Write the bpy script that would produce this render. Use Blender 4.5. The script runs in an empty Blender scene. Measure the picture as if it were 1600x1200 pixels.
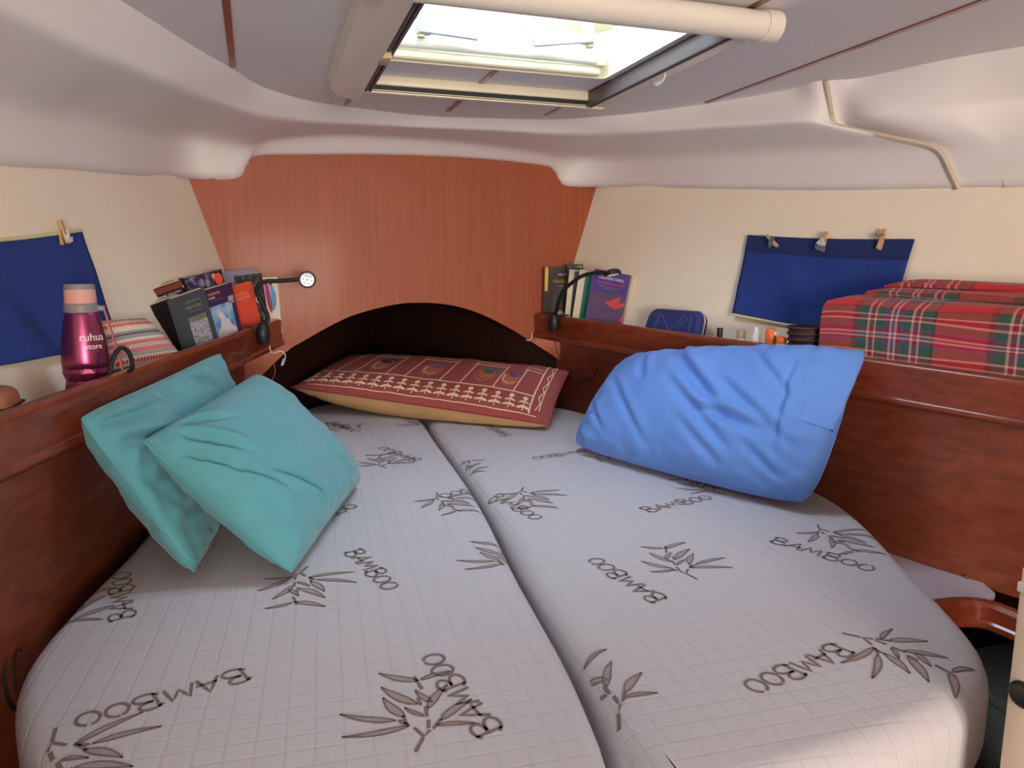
import bpy, bmesh, math, random
import numpy as np
from mathutils import Vector, Matrix, noise as mnoise
from mathutils.geometry import delaunay_2d_cdt
random.seed(7)
S = bpy.context.scene
COL = S.collection
PI = math.pi

# ------------------------------------------------------------------ camera
F = 1150.0                                   # focal length in pixels of a 1600 x 1200 frame
CAM = Vector((-0.515, 0.0, 1.2))
PSI, TH = math.radians(18.34), math.radians(9.04)
FW = Vector((math.sin(PSI)*math.cos(TH), math.cos(PSI)*math.cos(TH), -math.sin(TH)))
RT = Vector((math.cos(PSI), -math.sin(PSI), 0))
UP = RT.cross(FW)
cd = bpy.data.cameras.new('camera'); cam = bpy.data.objects.new('camera', cd); COL.objects.link(cam)
cd.sensor_width = 36; cd.lens = 36*F/1600; cd.clip_start = 0.02
cam.matrix_world = Matrix(((RT.x, UP.x, -FW.x, CAM.x), (RT.y, UP.y, -FW.y, CAM.y), (RT.z, UP.z, -FW.z, CAM.z), (0, 0, 0, 1)))
S.camera = cam

# ------------------------------------------------------------------ world and light
w = bpy.data.worlds.new('sky'); S.world = w; w.use_nodes = True
bg = w.node_tree.nodes['Background']; bg.inputs[0].default_value = (0.74, 0.87, 1.0, 1); bg.inputs[1].default_value = 20.0
def area(name, loc, target, sx, sy, power, color, portal=False):
    l = bpy.data.lights.new(name, 'AREA'); l.shape = 'RECTANGLE'; l.size = sx; l.size_y = sy; l.energy = power; l.color = color
    if portal: l.cycles.is_portal = True
    o = bpy.data.objects.new(name, l); COL.objects.link(o); o.location = loc
    o.rotation_euler = (Vector(target)-Vector(loc)).to_track_quat('-Z', 'Y').to_euler()
    return o
area('hatch_daylight_portal', (0.055, 1.60, 1.93), (0.055, 1.60, 0), 0.62, 0.54, 1, (1, 1, 1), True)
area('companionway_light', (-0.30, -2.2, 1.10), (0.0, 2.2, 1.20), 1.0, 0.8, 104, (1.0, 0.85, 0.72))
S.view_settings.view_transform = 'Standard'; S.view_settings.look = 'None'
S.view_settings.gamma = 1; S.view_settings.use_curve_mapping = False
S.view_settings.exposure = 0.0
S.cycles.use_denoising = True
S.cycles.max_bounces = 10; S.cycles.diffuse_bounces = 6; S.cycles.transparent_max_bounces = 12
S.cycles.sample_clamp_indirect = 4

# ------------------------------------------------------------------ measuring helpers (photo point -> point in the cabin)
def ray(px, py): return FW + RT*((px-800)/F) - UP*((py-600)/F)
def onY(px, py, Y): d = ray(px, py); return CAM + d*(Y/d.y)
def onZ(px, py, Z): d = ray(px, py); return CAM + d*((Z-CAM.z)/d.z)
def onP(px, py, p0, n): d = ray(px, py); n = Vector(n); return CAM + d*((Vector(p0)-CAM).dot(n)/d.dot(n))
KW = 0.33                                    # how fast the hull sides diverge
def wall_n(s): return Vector((s, KW, -0.31))
def wall_p0(s): return Vector((s*0.65, 2.75, 1.193))
def wall_x(s, Y, z): return s*(0.65 + 0.31*(z-1.193) + KW*(2.75-Y))
def on_wall(px, py, s, off=0.0):             # off = distance inboard of the hull side
    n = wall_n(s); nn = n.normalized(); return onP(px, py, wall_p0(s)-nn*off, n)
def rail_x(s, Y): return -(0.468+0.2805*(2.75-Y)) if s < 0 else 0.490+0.236*(2.75-Y)
def rail_z(Y): return 1.02-0.0225*(2.75-Y)
def shelf_z(Y): return rail_z(Y)-0.055

# ------------------------------------------------------------------ materials
def srgb(r, g, b):
    f = lambda c: (c/255/12.92) if c/255 <= 0.04045 else ((c/255+0.055)/1.055)**2.4
    return (f(r), f(g), f(b), 1)
MATS = {}
def base_mat(name):
    m = bpy.data.materials.new(name); m.use_nodes = True; MATS[name] = m
    return m, m.node_tree.nodes, m.node_tree.links, m.node_tree.nodes['Principled BSDF']
def plain(name, col, rough=0.6, metal=0.0, var=0.06, vscale=12, bump=0.0, bscale=200, coat=0.0, sheen=0.0, spec=0.5, stretch=(1, 1, 1)):
    """colour with a soft noise variation and a fine noise relief"""
    m, N, L, b = base_mat(name)
    tc = N.new('ShaderNodeTexCoord'); mp = N.new('ShaderNodeMapping'); L.new(tc.outputs['Object'], mp.inputs[0])
    mp.inputs['Scale'].default_value = stretch
    nz = N.new('ShaderNodeTexNoise'); nz.inputs['Scale'].default_value = vscale; nz.inputs['Detail'].default_value = 4
    L.new(mp.outputs[0], nz.inputs['Vector'])
    mr = N.new('ShaderNodeMapRange'); mr.inputs[1].default_value = 0.3; mr.inputs[2].default_value = 0.7
    mr.inputs[3].default_value = 1-var; mr.inputs[4].default_value = 1+var; L.new(nz.outputs['Fac'], mr.inputs[0])
    mx = N.new('ShaderNodeMix'); mx.data_type = 'RGBA'; mx.blend_type = 'MULTIPLY'; mx.inputs[0].default_value = 1
    mx.inputs[6].default_value = col; L.new(mr.outputs[0], mx.inputs[7]); L.new(mx.outputs[2], b.inputs['Base Color'])
    b.inputs['Roughness'].default_value = rough; b.inputs['Metallic'].default_value = metal
    b.inputs['Coat Weight'].default_value = coat; b.inputs['Coat Roughness'].default_value = 0.15
    b.inputs['Sheen Weight'].default_value = sheen; b.inputs['Specular IOR Level'].default_value = spec
    if bump:
        n2 = N.new('ShaderNodeTexNoise'); n2.inputs['Scale'].default_value = bscale; n2.inputs['Detail'].default_value = 3
        L.new(tc.outputs['Object'], n2.inputs['Vector'])
        bp = N.new('ShaderNodeBump'); bp.inputs['Strength'].default_value = bump; bp.inputs['Distance'].default_value = 0.002
        L.new(n2.outputs['Fac'], bp.inputs['Height']); L.new(bp.outputs[0], b.inputs['Normal'])
    return m
def wood(name, c1, c2, scale, rough=0.32, coat=0.35):
    m, N, L, b = base_mat(name)
    tc = N.new('ShaderNodeTexCoord'); mp = N.new('ShaderNodeMapping'); mp.inputs['Scale'].default_value = scale
    L.new(tc.outputs['Object'], mp.inputs[0])
    n1 = N.new('ShaderNodeTexNoise'); n1.inputs['Scale'].default_value = 1.0; n1.inputs['Detail'].default_value = 8; n1.inputs['Roughness'].default_value = 0.65
    n1.inputs['Distortion'].default_value = 0.4; L.new(mp.outputs[0], n1.inputs['Vector'])
    n2 = N.new('ShaderNodeTexNoise'); n2.inputs['Scale'].default_value = 2.2; n2.inputs['Detail'].default_value = 2; L.new(tc.outputs['Object'], n2.inputs['Vector'])
    ad = N.new('ShaderNodeMath'); ad.operation = 'MULTIPLY_ADD'; ad.inputs[1].default_value = 0.35; L.new(n2.outputs['Fac'], ad.inputs[0]); L.new(n1.outputs['Fac'], ad.inputs[2])
    cr = N.new('ShaderNodeValToRGB'); cr.color_ramp.elements[0].position = 0.42; cr.color_ramp.elements[0].color = c1
    cr.color_ramp.elements[1].position = 0.95; cr.color_ramp.elements[1].color = c2; L.new(ad.outputs[0], cr.inputs[0])
    L.new(cr.outputs[0], b.inputs['Base Color'])
    b.inputs['Roughness'].default_value = rough; b.inputs['Coat Weight'].default_value = coat; b.inputs['Coat Roughness'].default_value = 0.12
    bp = N.new('ShaderNodeBump'); bp.inputs['Strength'].default_value = 0.05; bp.inputs['Distance'].default_value = 0.001
    L.new(n1.outputs['Fac'], bp.inputs['Height']); L.new(bp.outputs[0], b.inputs['Normal'])
    return m
W1, W2 = srgb(138, 62, 28), srgb(172, 86, 44)
wood('wood_panel', W1, W2, (120, 120, 2.5), 0.52, 0.05)                 # upright grain
wood('wood_rail', srgb(88, 34, 20), srgb(142, 66, 40), (60, 2.2, 60), 0.28, 0.45)   # grain along the shelf
wood('wood_recess_shaded', srgb(34, 16, 12), srgb(58, 30, 22), (50, 2.2, 50), 0.5, 0.1)  # wood darkened to carry the shade of the recess and locker
wood('wood_dark', srgb(92, 42, 26), srgb(136, 70, 45), (50, 2.2, 50), 0.4, 0.2)
plain('liner', srgb(228, 226, 227), 0.55, var=0.015, vscale=3, bump=0.06, bscale=300)
plain('ceiling_vinyl', srgb(220, 219, 222), 0.6, var=0.012, vscale=3, bump=0.08, bscale=420)
plain('hull_cloth', srgb(238, 229, 211), 0.9, var=0.02, vscale=4, bump=0.1, bscale=500)
plain('joint_strip', srgb(196, 184, 166), 0.6)
plain('lilac_board', srgb(190, 180, 190), 0.6, var=0.03)
plain('hatch_plastic', srgb(222, 218, 208), 0.35, var=0.01)
plain('hatch_cream', srgb(226, 219, 194), 0.4, var=0.01)
plain('hatch_white', srgb(232, 232, 228), 0.35, var=0.01)
plain('handle_grey', srgb(186, 192, 196), 0.4, var=0.02)
plain('track_grey', srgb(96, 86, 88), 0.5, var=0.03)
plain('seal_black', srgb(24, 22, 20), 0.6)
plain('latch_yellow', srgb(196, 176, 128), 0.5)
plain('aluminium', srgb(196, 198, 202), 0.3, metal=0.9, var=0.02)
plain('teal', srgb(80, 148, 157), 0.85, var=0.03, vscale=20, bump=0.25, bscale=700, sheen=0.15)
plain('blue', srgb(92, 138, 214), 0.8, var=0.02, vscale=20, bump=0.2, bscale=800, sheen=0.1)
plain('navy_towel', srgb(30, 56, 132), 0.95, var=0.05, vscale=60, bump=0.5, bscale=900, sheen=0.0)
plain('navy_hem', srgb(26, 44, 98), 0.95, var=0.05, vscale=60, bump=0.5, bscale=900)
plain('yellow_edge', srgb(214, 212, 160), 0.9)
plain('beige', srgb(190, 152, 106), 0.85, var=0.05, bump=0.25, bscale=700)
plain('brick_red', srgb(146, 66, 62), 0.9, var=0.14, vscale=90, bump=0.4, bscale=600)
plain('brick_dark', srgb(128, 48, 52), 0.9, var=0.14, vscale=90, bump=0.4, bscale=600)
plain('ecru_thread', srgb(222, 196, 168), 0.85)
plain('orange_cloth', srgb(170, 92, 62), 0.9, var=0.2, vscale=90)
plain('purple_thread', srgb(92, 62, 104), 0.9); plain('green_thread', srgb(46, 92, 92), 0.9); plain('slate_thread', srgb(52, 46, 72), 0.9); plain('mauve_thread', srgb(118, 82, 112), 0.9)
plain('print_line', srgb(120, 104, 101), 0.95, var=0.08, vscale=300); plain('print_fill', srgb(158, 147, 146), 0.95, var=0.10, vscale=500)
plain('black_plastic', srgb(24, 24, 26), 0.45, var=0.05); plain('black_rubber', srgb(20, 20, 22), 0.6)
plain('white_wire', srgb(220, 216, 210), 0.4); plain('copper_wire', srgb(150, 90, 60), 0.5)
plain('lens', srgb(206, 208, 214), 0.15, var=0.02); plain('led', srgb(238, 238, 232), 0.2)
plain('bottle_metal', srgb(150, 66, 104), 0.33, metal=0.85, var=0.03, coat=0.15); plain('bottle_silicone', srgb(206, 152, 140), 0.6); plain('bottle_grey', srgb(126, 124, 126), 0.5)
plain('strap_pink', srgb(186, 96, 102), 0.7); plain('silver_print', srgb(226, 212, 216), 0.4)
plain('pages', srgb(216, 198, 166), 0.85, var=0.06, vscale=300, stretch=(40, 1, 1)); plain('paper_white', srgb(226, 216, 196), 0.6, var=0.02)
for n_, c_ in dict(c_black=(28, 26, 30), c_slate=(62, 68, 74), c_purple=(60, 36, 74), c_orange=(222, 82, 56), c_maroon=(120, 56, 46), c_ink=(38, 26, 24), c_navy=(32, 28, 44), c_bluegrey=(128, 128, 150),
                   c_graphite=(70, 80, 84), c_charcoal=(40, 42, 42), c_brown=(56, 44, 42), c_violet=(98, 76, 112), c_violet2=(84, 66, 140), c_coral=(206, 72, 76), c_teal=(40, 128, 112), c_darkteal=(76, 92, 96),
                   c_green=(48, 74, 58), c_yellow=(228, 186, 66), c_cream=(222, 210, 184), c_pink=(222, 178, 160), c_magenta=(172, 56, 118), c_azure=(88, 164, 206), c_sky=(96, 150, 200), c_cloud=(214, 204, 204),
                   c_white=(236, 230, 224), c_gold=(206, 166, 70), c_olive=(150, 150, 96), c_iris=(142, 146, 178), c_peach=(232, 150, 88), c_grey=(150, 148, 146), c_paleorange=(240, 150, 120)).items():
    plain(n_, srgb(*c_), 0.55, var=0.05, vscale=60, spec=0.35)
plain('quilt_navy', srgb(44, 50, 112), 0.8, var=0.08, vscale=80, bump=0.3, bscale=500); plain('navy_edge', srgb(30, 32, 60), 0.7); plain('stitch_blue', srgb(104, 110, 160), 0.8); plain('zip_metal', srgb(205, 200, 190), 0.3, metal=0.8)
plain('peg_wood', srgb(196, 160, 118), 0.7, var=0.1, vscale=80); plain('peg_dark', srgb(120, 84, 56), 0.7); plain('toy_grey', srgb(92, 102, 122), 0.6); plain('toy_white', srgb(206, 206, 210), 0.6); plain('string', srgb(150, 116, 78), 0.9)
plain('cap_black', srgb(30, 28, 28), 0.4); plain('cap_beige', srgb(176, 150, 116), 0.4); plain('cap_white', srgb(226, 222, 214), 0.35); plain('cap_orange', srgb(236, 112, 46), 0.4); plain('sticker', srgb(236, 226, 214), 0.5)
plain('wicker', srgb(58, 32, 38), 0.6, var=0.25, vscale=120); plain('door_cream', srgb(226, 208, 184), 0.45, var=0.02); plain('bronze', srgb(60, 58, 56), 0.3, metal=0.8); plain('brown_leather', srgb(150, 92, 62), 0.5)
plain('crate_grey', srgb(70, 82, 82), 0.5); plain('teal_plastic', srgb(46, 120, 126), 0.3); plain('floor_wood', srgb(70, 42, 30), 0.5, var=0.2, stretch=(20, 1, 1)); plain('dark_bag', srgb(40, 44, 46), 0.6)
plain('screw', srgb(150, 130, 110), 0.35, metal=0.8)

def glass_mat():
    m, N, L, b = base_mat('hatch_glass')
    t = N.new('ShaderNodeBsdfTransparent'); t.inputs[0].default_value = (0.92, 0.95, 0.97, 1)
    g = N.new('ShaderNodeBsdfGlossy'); g.inputs['Roughness'].default_value = 0.05
    x = N.new('ShaderNodeMixShader'); x.inputs[0].default_value = 0.08
    L.new(t.outputs[0], x.inputs[1]); L.new(g.outputs[0], x.inputs[2]); L.new(x.outputs[0], N['Material Output'].inputs[0])
glass_mat()
def quilt_mat():
    m, N, L, b = base_mat('quilted_cotton')
    tc = N.new('ShaderNodeTexCoord'); mp = N.new('ShaderNodeMapping'); mp.inputs['Rotation'].default_value = (0, 0, math.radians(4)); L.new(tc.outputs['Object'], mp.inputs[0])
    sp = N.new('ShaderNodeSeparateXYZ'); L.new(mp.outputs[0], sp.inputs[0])
    def M(op, a, bb=None, c=None):
        n = N.new('ShaderNodeMath'); n.operation = op
        for i, v in enumerate((a, bb, c)):
            if v is None: continue
            if isinstance(v, (int, float)): n.inputs[i].default_value = v
            else: L.new(v, n.inputs[i])
        return n.outputs[0]
    def line(co, per, width):                 # 1 on the pillow between stitch lines, 0 on a line
        d = M('PINGPONG', co, per/2); mr = N.new('ShaderNodeMapRange'); mr.interpolation_type = 'SMOOTHERSTEP'
        mr.inputs[1].default_value = 0; mr.inputs[2].default_value = width; L.new(d, mr.inputs[0]); return mr.outputs[0]
    lx = line(sp.outputs[0], 0.034, 0.004); ly = line(sp.outputs[1], 0.030, 0.003)
    dot = line(sp.outputs[0], 0.0062, 0.0024)
    lyd = M('MAXIMUM', ly, M('MULTIPLY', dot, 0.8))
    h = M('ADD', M('MULTIPLY', lx, 0.7), M('MULTIPLY', lyd, 0.7))
    nz = N.new('ShaderNodeTexNoise'); nz.inputs['Scale'].default_value = 500; L.new(tc.outputs['Object'], nz.inputs['Vector'])
    h2 = M('MULTIPLY_ADD', nz.outputs['Fac'], 0.5, h)
    bp = N.new('ShaderNodeBump'); bp.inputs['Strength'].default_value = 0.42; bp.inputs['Distance'].default_value = 0.0016
    L.new(h2, bp.inputs['Height']); L.new(bp.outputs[0], b.inputs['Normal'])
    mr = N.new('ShaderNodeMapRange'); mr.inputs[1].default_value = 0; mr.inputs[2].default_value = 1; mr.inputs[3].default_value = 0.96; mr.inputs[4].default_value = 1
    L.new(M('MINIMUM', lx, lyd), mr.inputs[0])
    mx = N.new('ShaderNodeMix'); mx.data_type = 'RGBA'; mx.blend_type = 'MULTIPLY'; mx.inputs[0].default_value = 1; mx.inputs[6].default_value = srgb(188, 187, 193)
    L.new(mr.outputs[0], mx.inputs[7]); L.new(mx.outputs[2], b.inputs['Base Color']); b.inputs['Roughness'].default_value = 0.95
quilt_mat()
def band_ramp(N, bands, period_in):
    """bands: list of (start 0..1, colour); constant ramp over a repeating coordinate"""
    cr = N.new('ShaderNodeValToRGB'); cr.color_ramp.interpolation = 'CONSTANT'; e = cr.color_ramp.elements
    while len(e) > 1: e.remove(e[-1])
    e[0].position = bands[0][0]; e[0].color = bands[0][1]
    for p, c in bands[1:]: k = e.new(p); k.color = c
    return cr
def tartan_mat():
    m, N, L, b = base_mat('tartan_wool')
    uv = N.new('ShaderNodeUVMap'); sp = N.new('ShaderNodeSeparateXYZ'); L.new(uv.outputs[0], sp.inputs[0])
    R, D, G, Wt, B, K = srgb(186, 34, 40), srgb(120, 24, 40), srgb(40, 80, 66), srgb(206, 150, 146), srgb(64, 70, 124), srgb(60, 24, 34)
    bands = [(0, R), (.30, D), (.34, G), (.42, Wt), (.44, D), (.475, Wt), (.49, G), (.555, B), (.575, D), (.60, Wt), (.62, B), (.64, Wt), (.66, D), (.69, B), (.71, G), (.765, Wt), (.785, D), (.82, Wt), (.835, G), (.92, K), (.94, R)]
    outs = []
    for i, per in ((0, 0.30), (1, 0.26)):
        dv = N.new('ShaderNodeMath'); dv.operation = 'DIVIDE'; dv.inputs[1].default_value = per; L.new(sp.outputs[i], dv.inputs[0])
        fr = N.new('ShaderNodeMath'); fr.operation = 'FRACT'; L.new(dv.outputs[0], fr.inputs[0])
        cr = band_ramp(N, bands, fr); L.new(fr.outputs[0], cr.inputs[0]); outs.append(cr)
    mx = N.new('ShaderNodeMix'); mx.data_type = 'RGBA'; mx.inputs[0].default_value = 0.5; L.new(outs[0].outputs[0], mx.inputs[6]); L.new(outs[1].outputs[0], mx.inputs[7])
    L.new(mx.outputs[2], b.inputs['Base Color']); b.inputs['Roughness'].default_value = 0.95; b.inputs['Sheen Weight'].default_value = 0.15
    nz = N.new('ShaderNodeTexNoise'); nz.inputs['Scale'].default_value = 900; tc = N.new('ShaderNodeTexCoord'); L.new(tc.outputs['Object'], nz.inputs['Vector'])
    bp = N.new('ShaderNodeBump'); bp.inputs['Strength'].default_value = 0.5; bp.inputs['Distance'].default_value = 0.001; L.new(nz.outputs['Fac'], bp.inputs['Height']); L.new(bp.outputs[0], b.inputs['Normal'])
tartan_mat()
def knit_mat():
    m, N, L, b = base_mat('woven_stripes')
    uv = N.new('ShaderNodeUVMap'); sp = N.new('ShaderNodeSeparateXYZ'); L.new(uv.outputs[0], sp.inputs[0])
    C, P, G, T = srgb(216, 206, 186), srgb(200, 116, 118), srgb(158, 152, 148), srgb(96, 90, 90)
    bands = [(0, G), (.05, C), (.20, G), (.27, P), (.36, C), (.42, P), (.50, C), (.55, G), (.62, T), (.655, G), (.70, C), (.78, C), (.90, G), (.94, P), (.97, C)]
    cr = band_ramp(N, bands, None); L.new(sp.outputs[1], cr.inputs[0]); L.new(cr.outputs[0], b.inputs['Base Color']); b.inputs['Roughness'].default_value = 0.95
    nz = N.new('ShaderNodeTexNoise'); nz.inputs['Scale'].default_value = 700; tc = N.new('ShaderNodeTexCoord'); L.new(tc.outputs['Object'], nz.inputs['Vector'])
    bp = N.new('ShaderNodeBump'); bp.inputs['Strength'].default_value = 0.6; bp.inputs['Distance'].default_value = 0.001; L.new(nz.outputs['Fac'], bp.inputs['Height']); L.new(bp.outputs[0], b.inputs['Normal'])
knit_mat()
def art_mat(name, cols, scale):
    """blotchy printed picture"""
    m, N, L, b = base_mat(name)
    tc = N.new('ShaderNodeTexCoord'); nz = N.new('ShaderNodeTexNoise'); nz.inputs['Scale'].default_value = scale; nz.inputs['Detail'].default_value = 3; L.new(tc.outputs['Object'], nz.inputs['Vector'])
    cr = N.new('ShaderNodeValToRGB'); e = cr.color_ramp.elements; e[0].color = cols[0]; e[0].position = 0.35; e[1].color = cols[-1]; e[1].position = 0.65
    for i, c in enumerate(cols[1:-1]): k = e.new(0.35+0.3*(i+1)/(len(cols)-1)); k.color = c
    L.new(nz.outputs['Fac'], cr.inputs[0]); L.new(cr.outputs[0], b.inputs['Base Color']); b.inputs['Roughness'].default_value = 0.4
art_mat('art_garden', [srgb(104, 108, 140), srgb(170, 172, 196), srgb(150, 140, 100), srgb(120, 124, 150)], 90)
art_mat('art_dark', [srgb(22, 22, 24), srgb(60, 60, 58), srgb(96, 94, 88)], 40)
art_mat('art_lights', [srgb(34, 28, 46), srgb(60, 44, 70), srgb(126, 120, 160)], 60)
art_mat('art_sky', [srgb(70, 130, 190), srgb(120, 166, 206), srgb(170, 190, 210)], 25)
art_mat('art_mosaic', [srgb(96, 66, 96), srgb(200, 180, 170), srgb(80, 60, 80)], 200)

# ------------------------------------------------------------------ mesh helpers
def link(o, parent=None):
    COL.objects.link(o)
    if parent is not None: o.parent = parent
    return o
def mesh_obj(name, V, Fc, mat, parent=None, smooth=True, uvs=None, sharp=None):
    me = bpy.data.meshes.new(name); me.from_pydata([tuple(v) for v in V], [], [tuple(f) for f in Fc]); me.update()
    if mat: me.materials.append(MATS[mat])
    if smooth:
        me.polygons.foreach_set('use_smooth', [True]*len(me.polygons))
        if sharp: me.set_sharp_from_angle(angle=math.radians(sharp))
    if uvs is not None:
        ul = me.uv_layers.new(name='UVMap')
        for lp in me.loops: ul.data[lp.index].uv = uvs[lp.vertex_index]
    return link(bpy.data.objects.new(name, me), parent)
def tag(o, label=None, cat=None, group=None, kind=None):
    if label: o['label'] = label
    if cat: o['category'] = cat
    if group: o['group'] = group
    if kind: o['kind'] = kind
    return o
def empty(name, loc=(0, 0, 0), parent=None, mat=None):
    o = bpy.data.objects.new(name, None); o.empty_display_size = 0.02; link(o, parent)
    if mat is not None: o.matrix_world = mat
    else: o.location = loc
    return o
class MB:
    """collects shapes for ONE mesh object"""
    def __init__(s): s.V = []; s.F = []
    def add(s, V, Fc, M=None):
        k = len(s.V)
        s.V += [(M @ Vector(v)) if M is not None else Vector(v) for v in V]; s.F += [tuple(i+k for i in f) for f in Fc]; return s
    def box(s, lo, hi, M=None, bev=0.0):
        bm = bmesh.new(); bmesh.ops.create_cube(bm, size=1)
        for v in bm.verts: v.co = Vector([lo[i]+(v.co[i]+.5)*(hi[i]-lo[i]) for i in range(3)])
        if bev: bmesh.ops.bevel(bm, geom=bm.edges[:]+bm.verts[:], offset=bev, segments=3, affect='EDGES', profile=0.5)
        bm.verts.index_update(); V = [v.co.copy() for v in bm.verts]; Fc = [[v.index for v in f.verts] for f in bm.faces]; bm.free()
        return s.add(V, Fc, M)
    def tube(s, path, r, n=8, cap=True):
        path = [Vector(p) for p in path]; rs = r if isinstance(r, (list, tuple)) else [r]*len(path)
        k = len(s.V); prev = None
        for i, p in enumerate(path):
            t = (path[min(i+1, len(path)-1)]-path[max(i-1, 0)]).normalized()
            if prev is None: a = t.orthogonal().normalized()
            else: a = (prev-t*prev.dot(t)).normalized()
            prev = a; b = t.cross(a)
            for j in range(n): an = 2*PI*j/n; s.V.append(p+(a*math.cos(an)+b*math.sin(an))*rs[i])
        for i in range(len(path)-1):
            for j in range(n): s.F.append((k+i*n+j, k+i*n+(j+1) % n, k+(i+1)*n+(j+1) % n, k+(i+1)*n+j))
        if cap: s.F.append(tuple(k+j for j in range(n))[::-1]); s.F.append(tuple(k+(len(path)-1)*n+j for j in range(n)))
        return s
    def lathe(s, prof, n=24, M=None):
        V = []; Fc = []
        for r, z in prof:
            for j in range(n): a = 2*PI*j/n; V.append((r*math.cos(a), r*math.sin(a), z))
        for i in range(len(prof)-1):
            for j in range(n): Fc.append((i*n+j, i*n+(j+1) % n, (i+1)*n+(j+1) % n, (i+1)*n+j))
        Fc.append(tuple(range(n))[::-1]); Fc.append(tuple((len(prof)-1)*n+j for j in range(n)))
        return s.add(V, Fc, M)
    def prism(s, poly, d0, d1, M=None):        # poly in local x,z ; depth along y
        n = len(poly); V = [(x, d0, z) for x, z in poly]+[(x, d1, z) for x, z in poly]
        Fc = [tuple(range(n)), tuple(range(n, 2*n))[::-1]]+[(i, i+n, (i+1) % n+n, (i+1) % n) for i in range(n)]
        return s.add(V, Fc, M)
    def sweep(s, path, frames, prof, closed=True, cap=True):
        """prof points (a,b) laid out with per-station axes (A,B)"""
        k = len(s.V); n = len(prof)
        for p, (A, B) in zip(path, frames):
            for a, b in prof: s.V.append(Vector(p)+A*a+B*b)
        m = n if closed else n-1
        for i in range(len(path)-1):
            for j in range(m): s.F.append((k+i*n+j, k+i*n+(j+1) % n, k+(i+1)*n+(j+1) % n, k+(i+1)*n+j))
        if cap: s.F.append(tuple(k+j for j in range(n))[::-1]); s.F.append(tuple(k+(len(path)-1)*n+j for j in range(n)))
        return s
    def obj(s, name, mat, parent=None, smooth=True, sharp=35, fixn=True):
        o = mesh_obj(name, s.V, s.F, mat, parent, smooth)
        me = o.data
        if fixn:
            bm = bmesh.new(); bm.from_mesh(me); bmesh.ops.recalc_face_normals(bm, faces=bm.faces); bm.to_mesh(me); bm.free()
        if smooth and sharp: me.set_sharp_from_angle(angle=math.radians(sharp))
        return o
def catmull(pts, per=6, closed=False):
    P = [Vector(p) for p in pts]; n = len(P); out = []
    rng = range(n if closed else n-1)
    for i in rng:
        p0 = P[(i-1) % n] if closed or i > 0 else P[0]*2-P[1]
        p1 = P[i]; p2 = P[(i+1) % n]
        p3 = P[(i+2) % n] if closed or i+2 < n else P[-1]*2-P[-2]
        for k in range(per):
            t = k/per
            out.append(0.5*((2*p1)+(p2-p0)*t+(2*p0-5*p1+4*p2-p3)*t*t+(3*p1-p0-3*p2+p3)*t**3))
    if not closed: out.append(P[-1])
    return out
def frame(origin, x, z):
    x = Vector(x).normalized(); z = Vector(z); z = (z-x*z.dot(x)).normalized(); y = z.cross(x)
    return Matrix(((x.x, y.x, z.x, origin[0]), (x.y, y.y, z.y, origin[1]), (x.z, y.z, z.z, origin[2]), (0, 0, 0, 1)))
_fonts = {}
def text_geo(txt, height, squeeze=1.0, bold=0.0):
    c = bpy.data.curves.new('t', 'FONT'); c.body = txt; c.size = 1; c.offset = bold; c.resolution_u = 3
    o = bpy.data.objects.new('t', c); COL.objects.link(o)
    bpy.context.view_layer.update()
    me = bpy.data.meshes.new_from_object(o.evaluated_get(bpy.context.evaluated_depsgraph_get()))
    V = [v.co.copy() for v in me.vertices]; Fc = [tuple(p.vertices) for p in me.polygons]
    bpy.data.objects.remove(o); bpy.data.curves.remove(c); bpy.data.meshes.remove(me)
    k = height/0.72
    return [(v.x*k*squeeze, v.y*k) for v in V], Fc
def text_width(V): return max(v[0] for v in V)-min(v[0] for v in V)

# ================================================================== SETTING
# bulkhead with its low arch
arch_px = [(400, 596), (447, 550), (472, 534), (500, 518), (530, 502), (560, 490), (610, 477), (650, 473), (700, 476), (750, 490), (800, 515), (840, 540), (868, 558)]
arch = [onY(x, y, 2.75) for x, y in arch_px]
arch_poly = [(p.x, p.z) for p in catmull(arch, 4)]
outline = [(-0.86, 1.66), (-0.62, 0.80)]+arch_poly+[(0.64, 0.80), (0.87, 1.66)]
b = MB(); b.prism(outline, 2.75, 2.772)
tag(b.obj('wall_back', 'wood_panel', smooth=False), 'glossy mahogany bulkhead with a low dark arch at the head of the berth', kind='structure')
hb_pts = [(0.2, 1.24), (0.8, 1.06), (1.09, 0.95), (1.27, 0.89), (1.57, 0.835), (2.2, 0.75), (2.64, 0.66), (2.99, 0.43), (3.3, 0.24), (3.6, 0.10), (3.86, -0.01)]
def hull_lower(s, y0=0.0, y1=2.77, top=0.925, bot=-0.1):
    pts = [p for p in catmull([(s*x, y, 0) for y, x in hb_pts], 12) if y0 <= p.y <= y1]; b = MB()
    fr = [(Vector((s, 0, 0)), Vector((0, 0, 1)))]*len(pts)
    b.sweep(pts, fr, [(0, bot), (0.03, bot), (0.03, top), (0, top)])
    return b
pl = hull_lower(-1).obj('trim_2', 'wood_dark'); tag(pl, 'dark wooden side panel below the left shelf', kind='structure')
pr = hull_lower(1, bot=0.508).obj('trim_3', 'wood_dark'); tag(pr, 'dark wooden side panel below the right shelf', kind='structure')
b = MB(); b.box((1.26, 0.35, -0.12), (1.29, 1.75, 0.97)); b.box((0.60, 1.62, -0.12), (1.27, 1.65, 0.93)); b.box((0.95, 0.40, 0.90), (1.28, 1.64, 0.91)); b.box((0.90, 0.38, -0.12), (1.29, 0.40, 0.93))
tag(b.obj('trim_12', 'wood_recess_shaded', smooth=False), 'inside of the locker below the right side panel, shade put into its colour', kind='structure')
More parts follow.
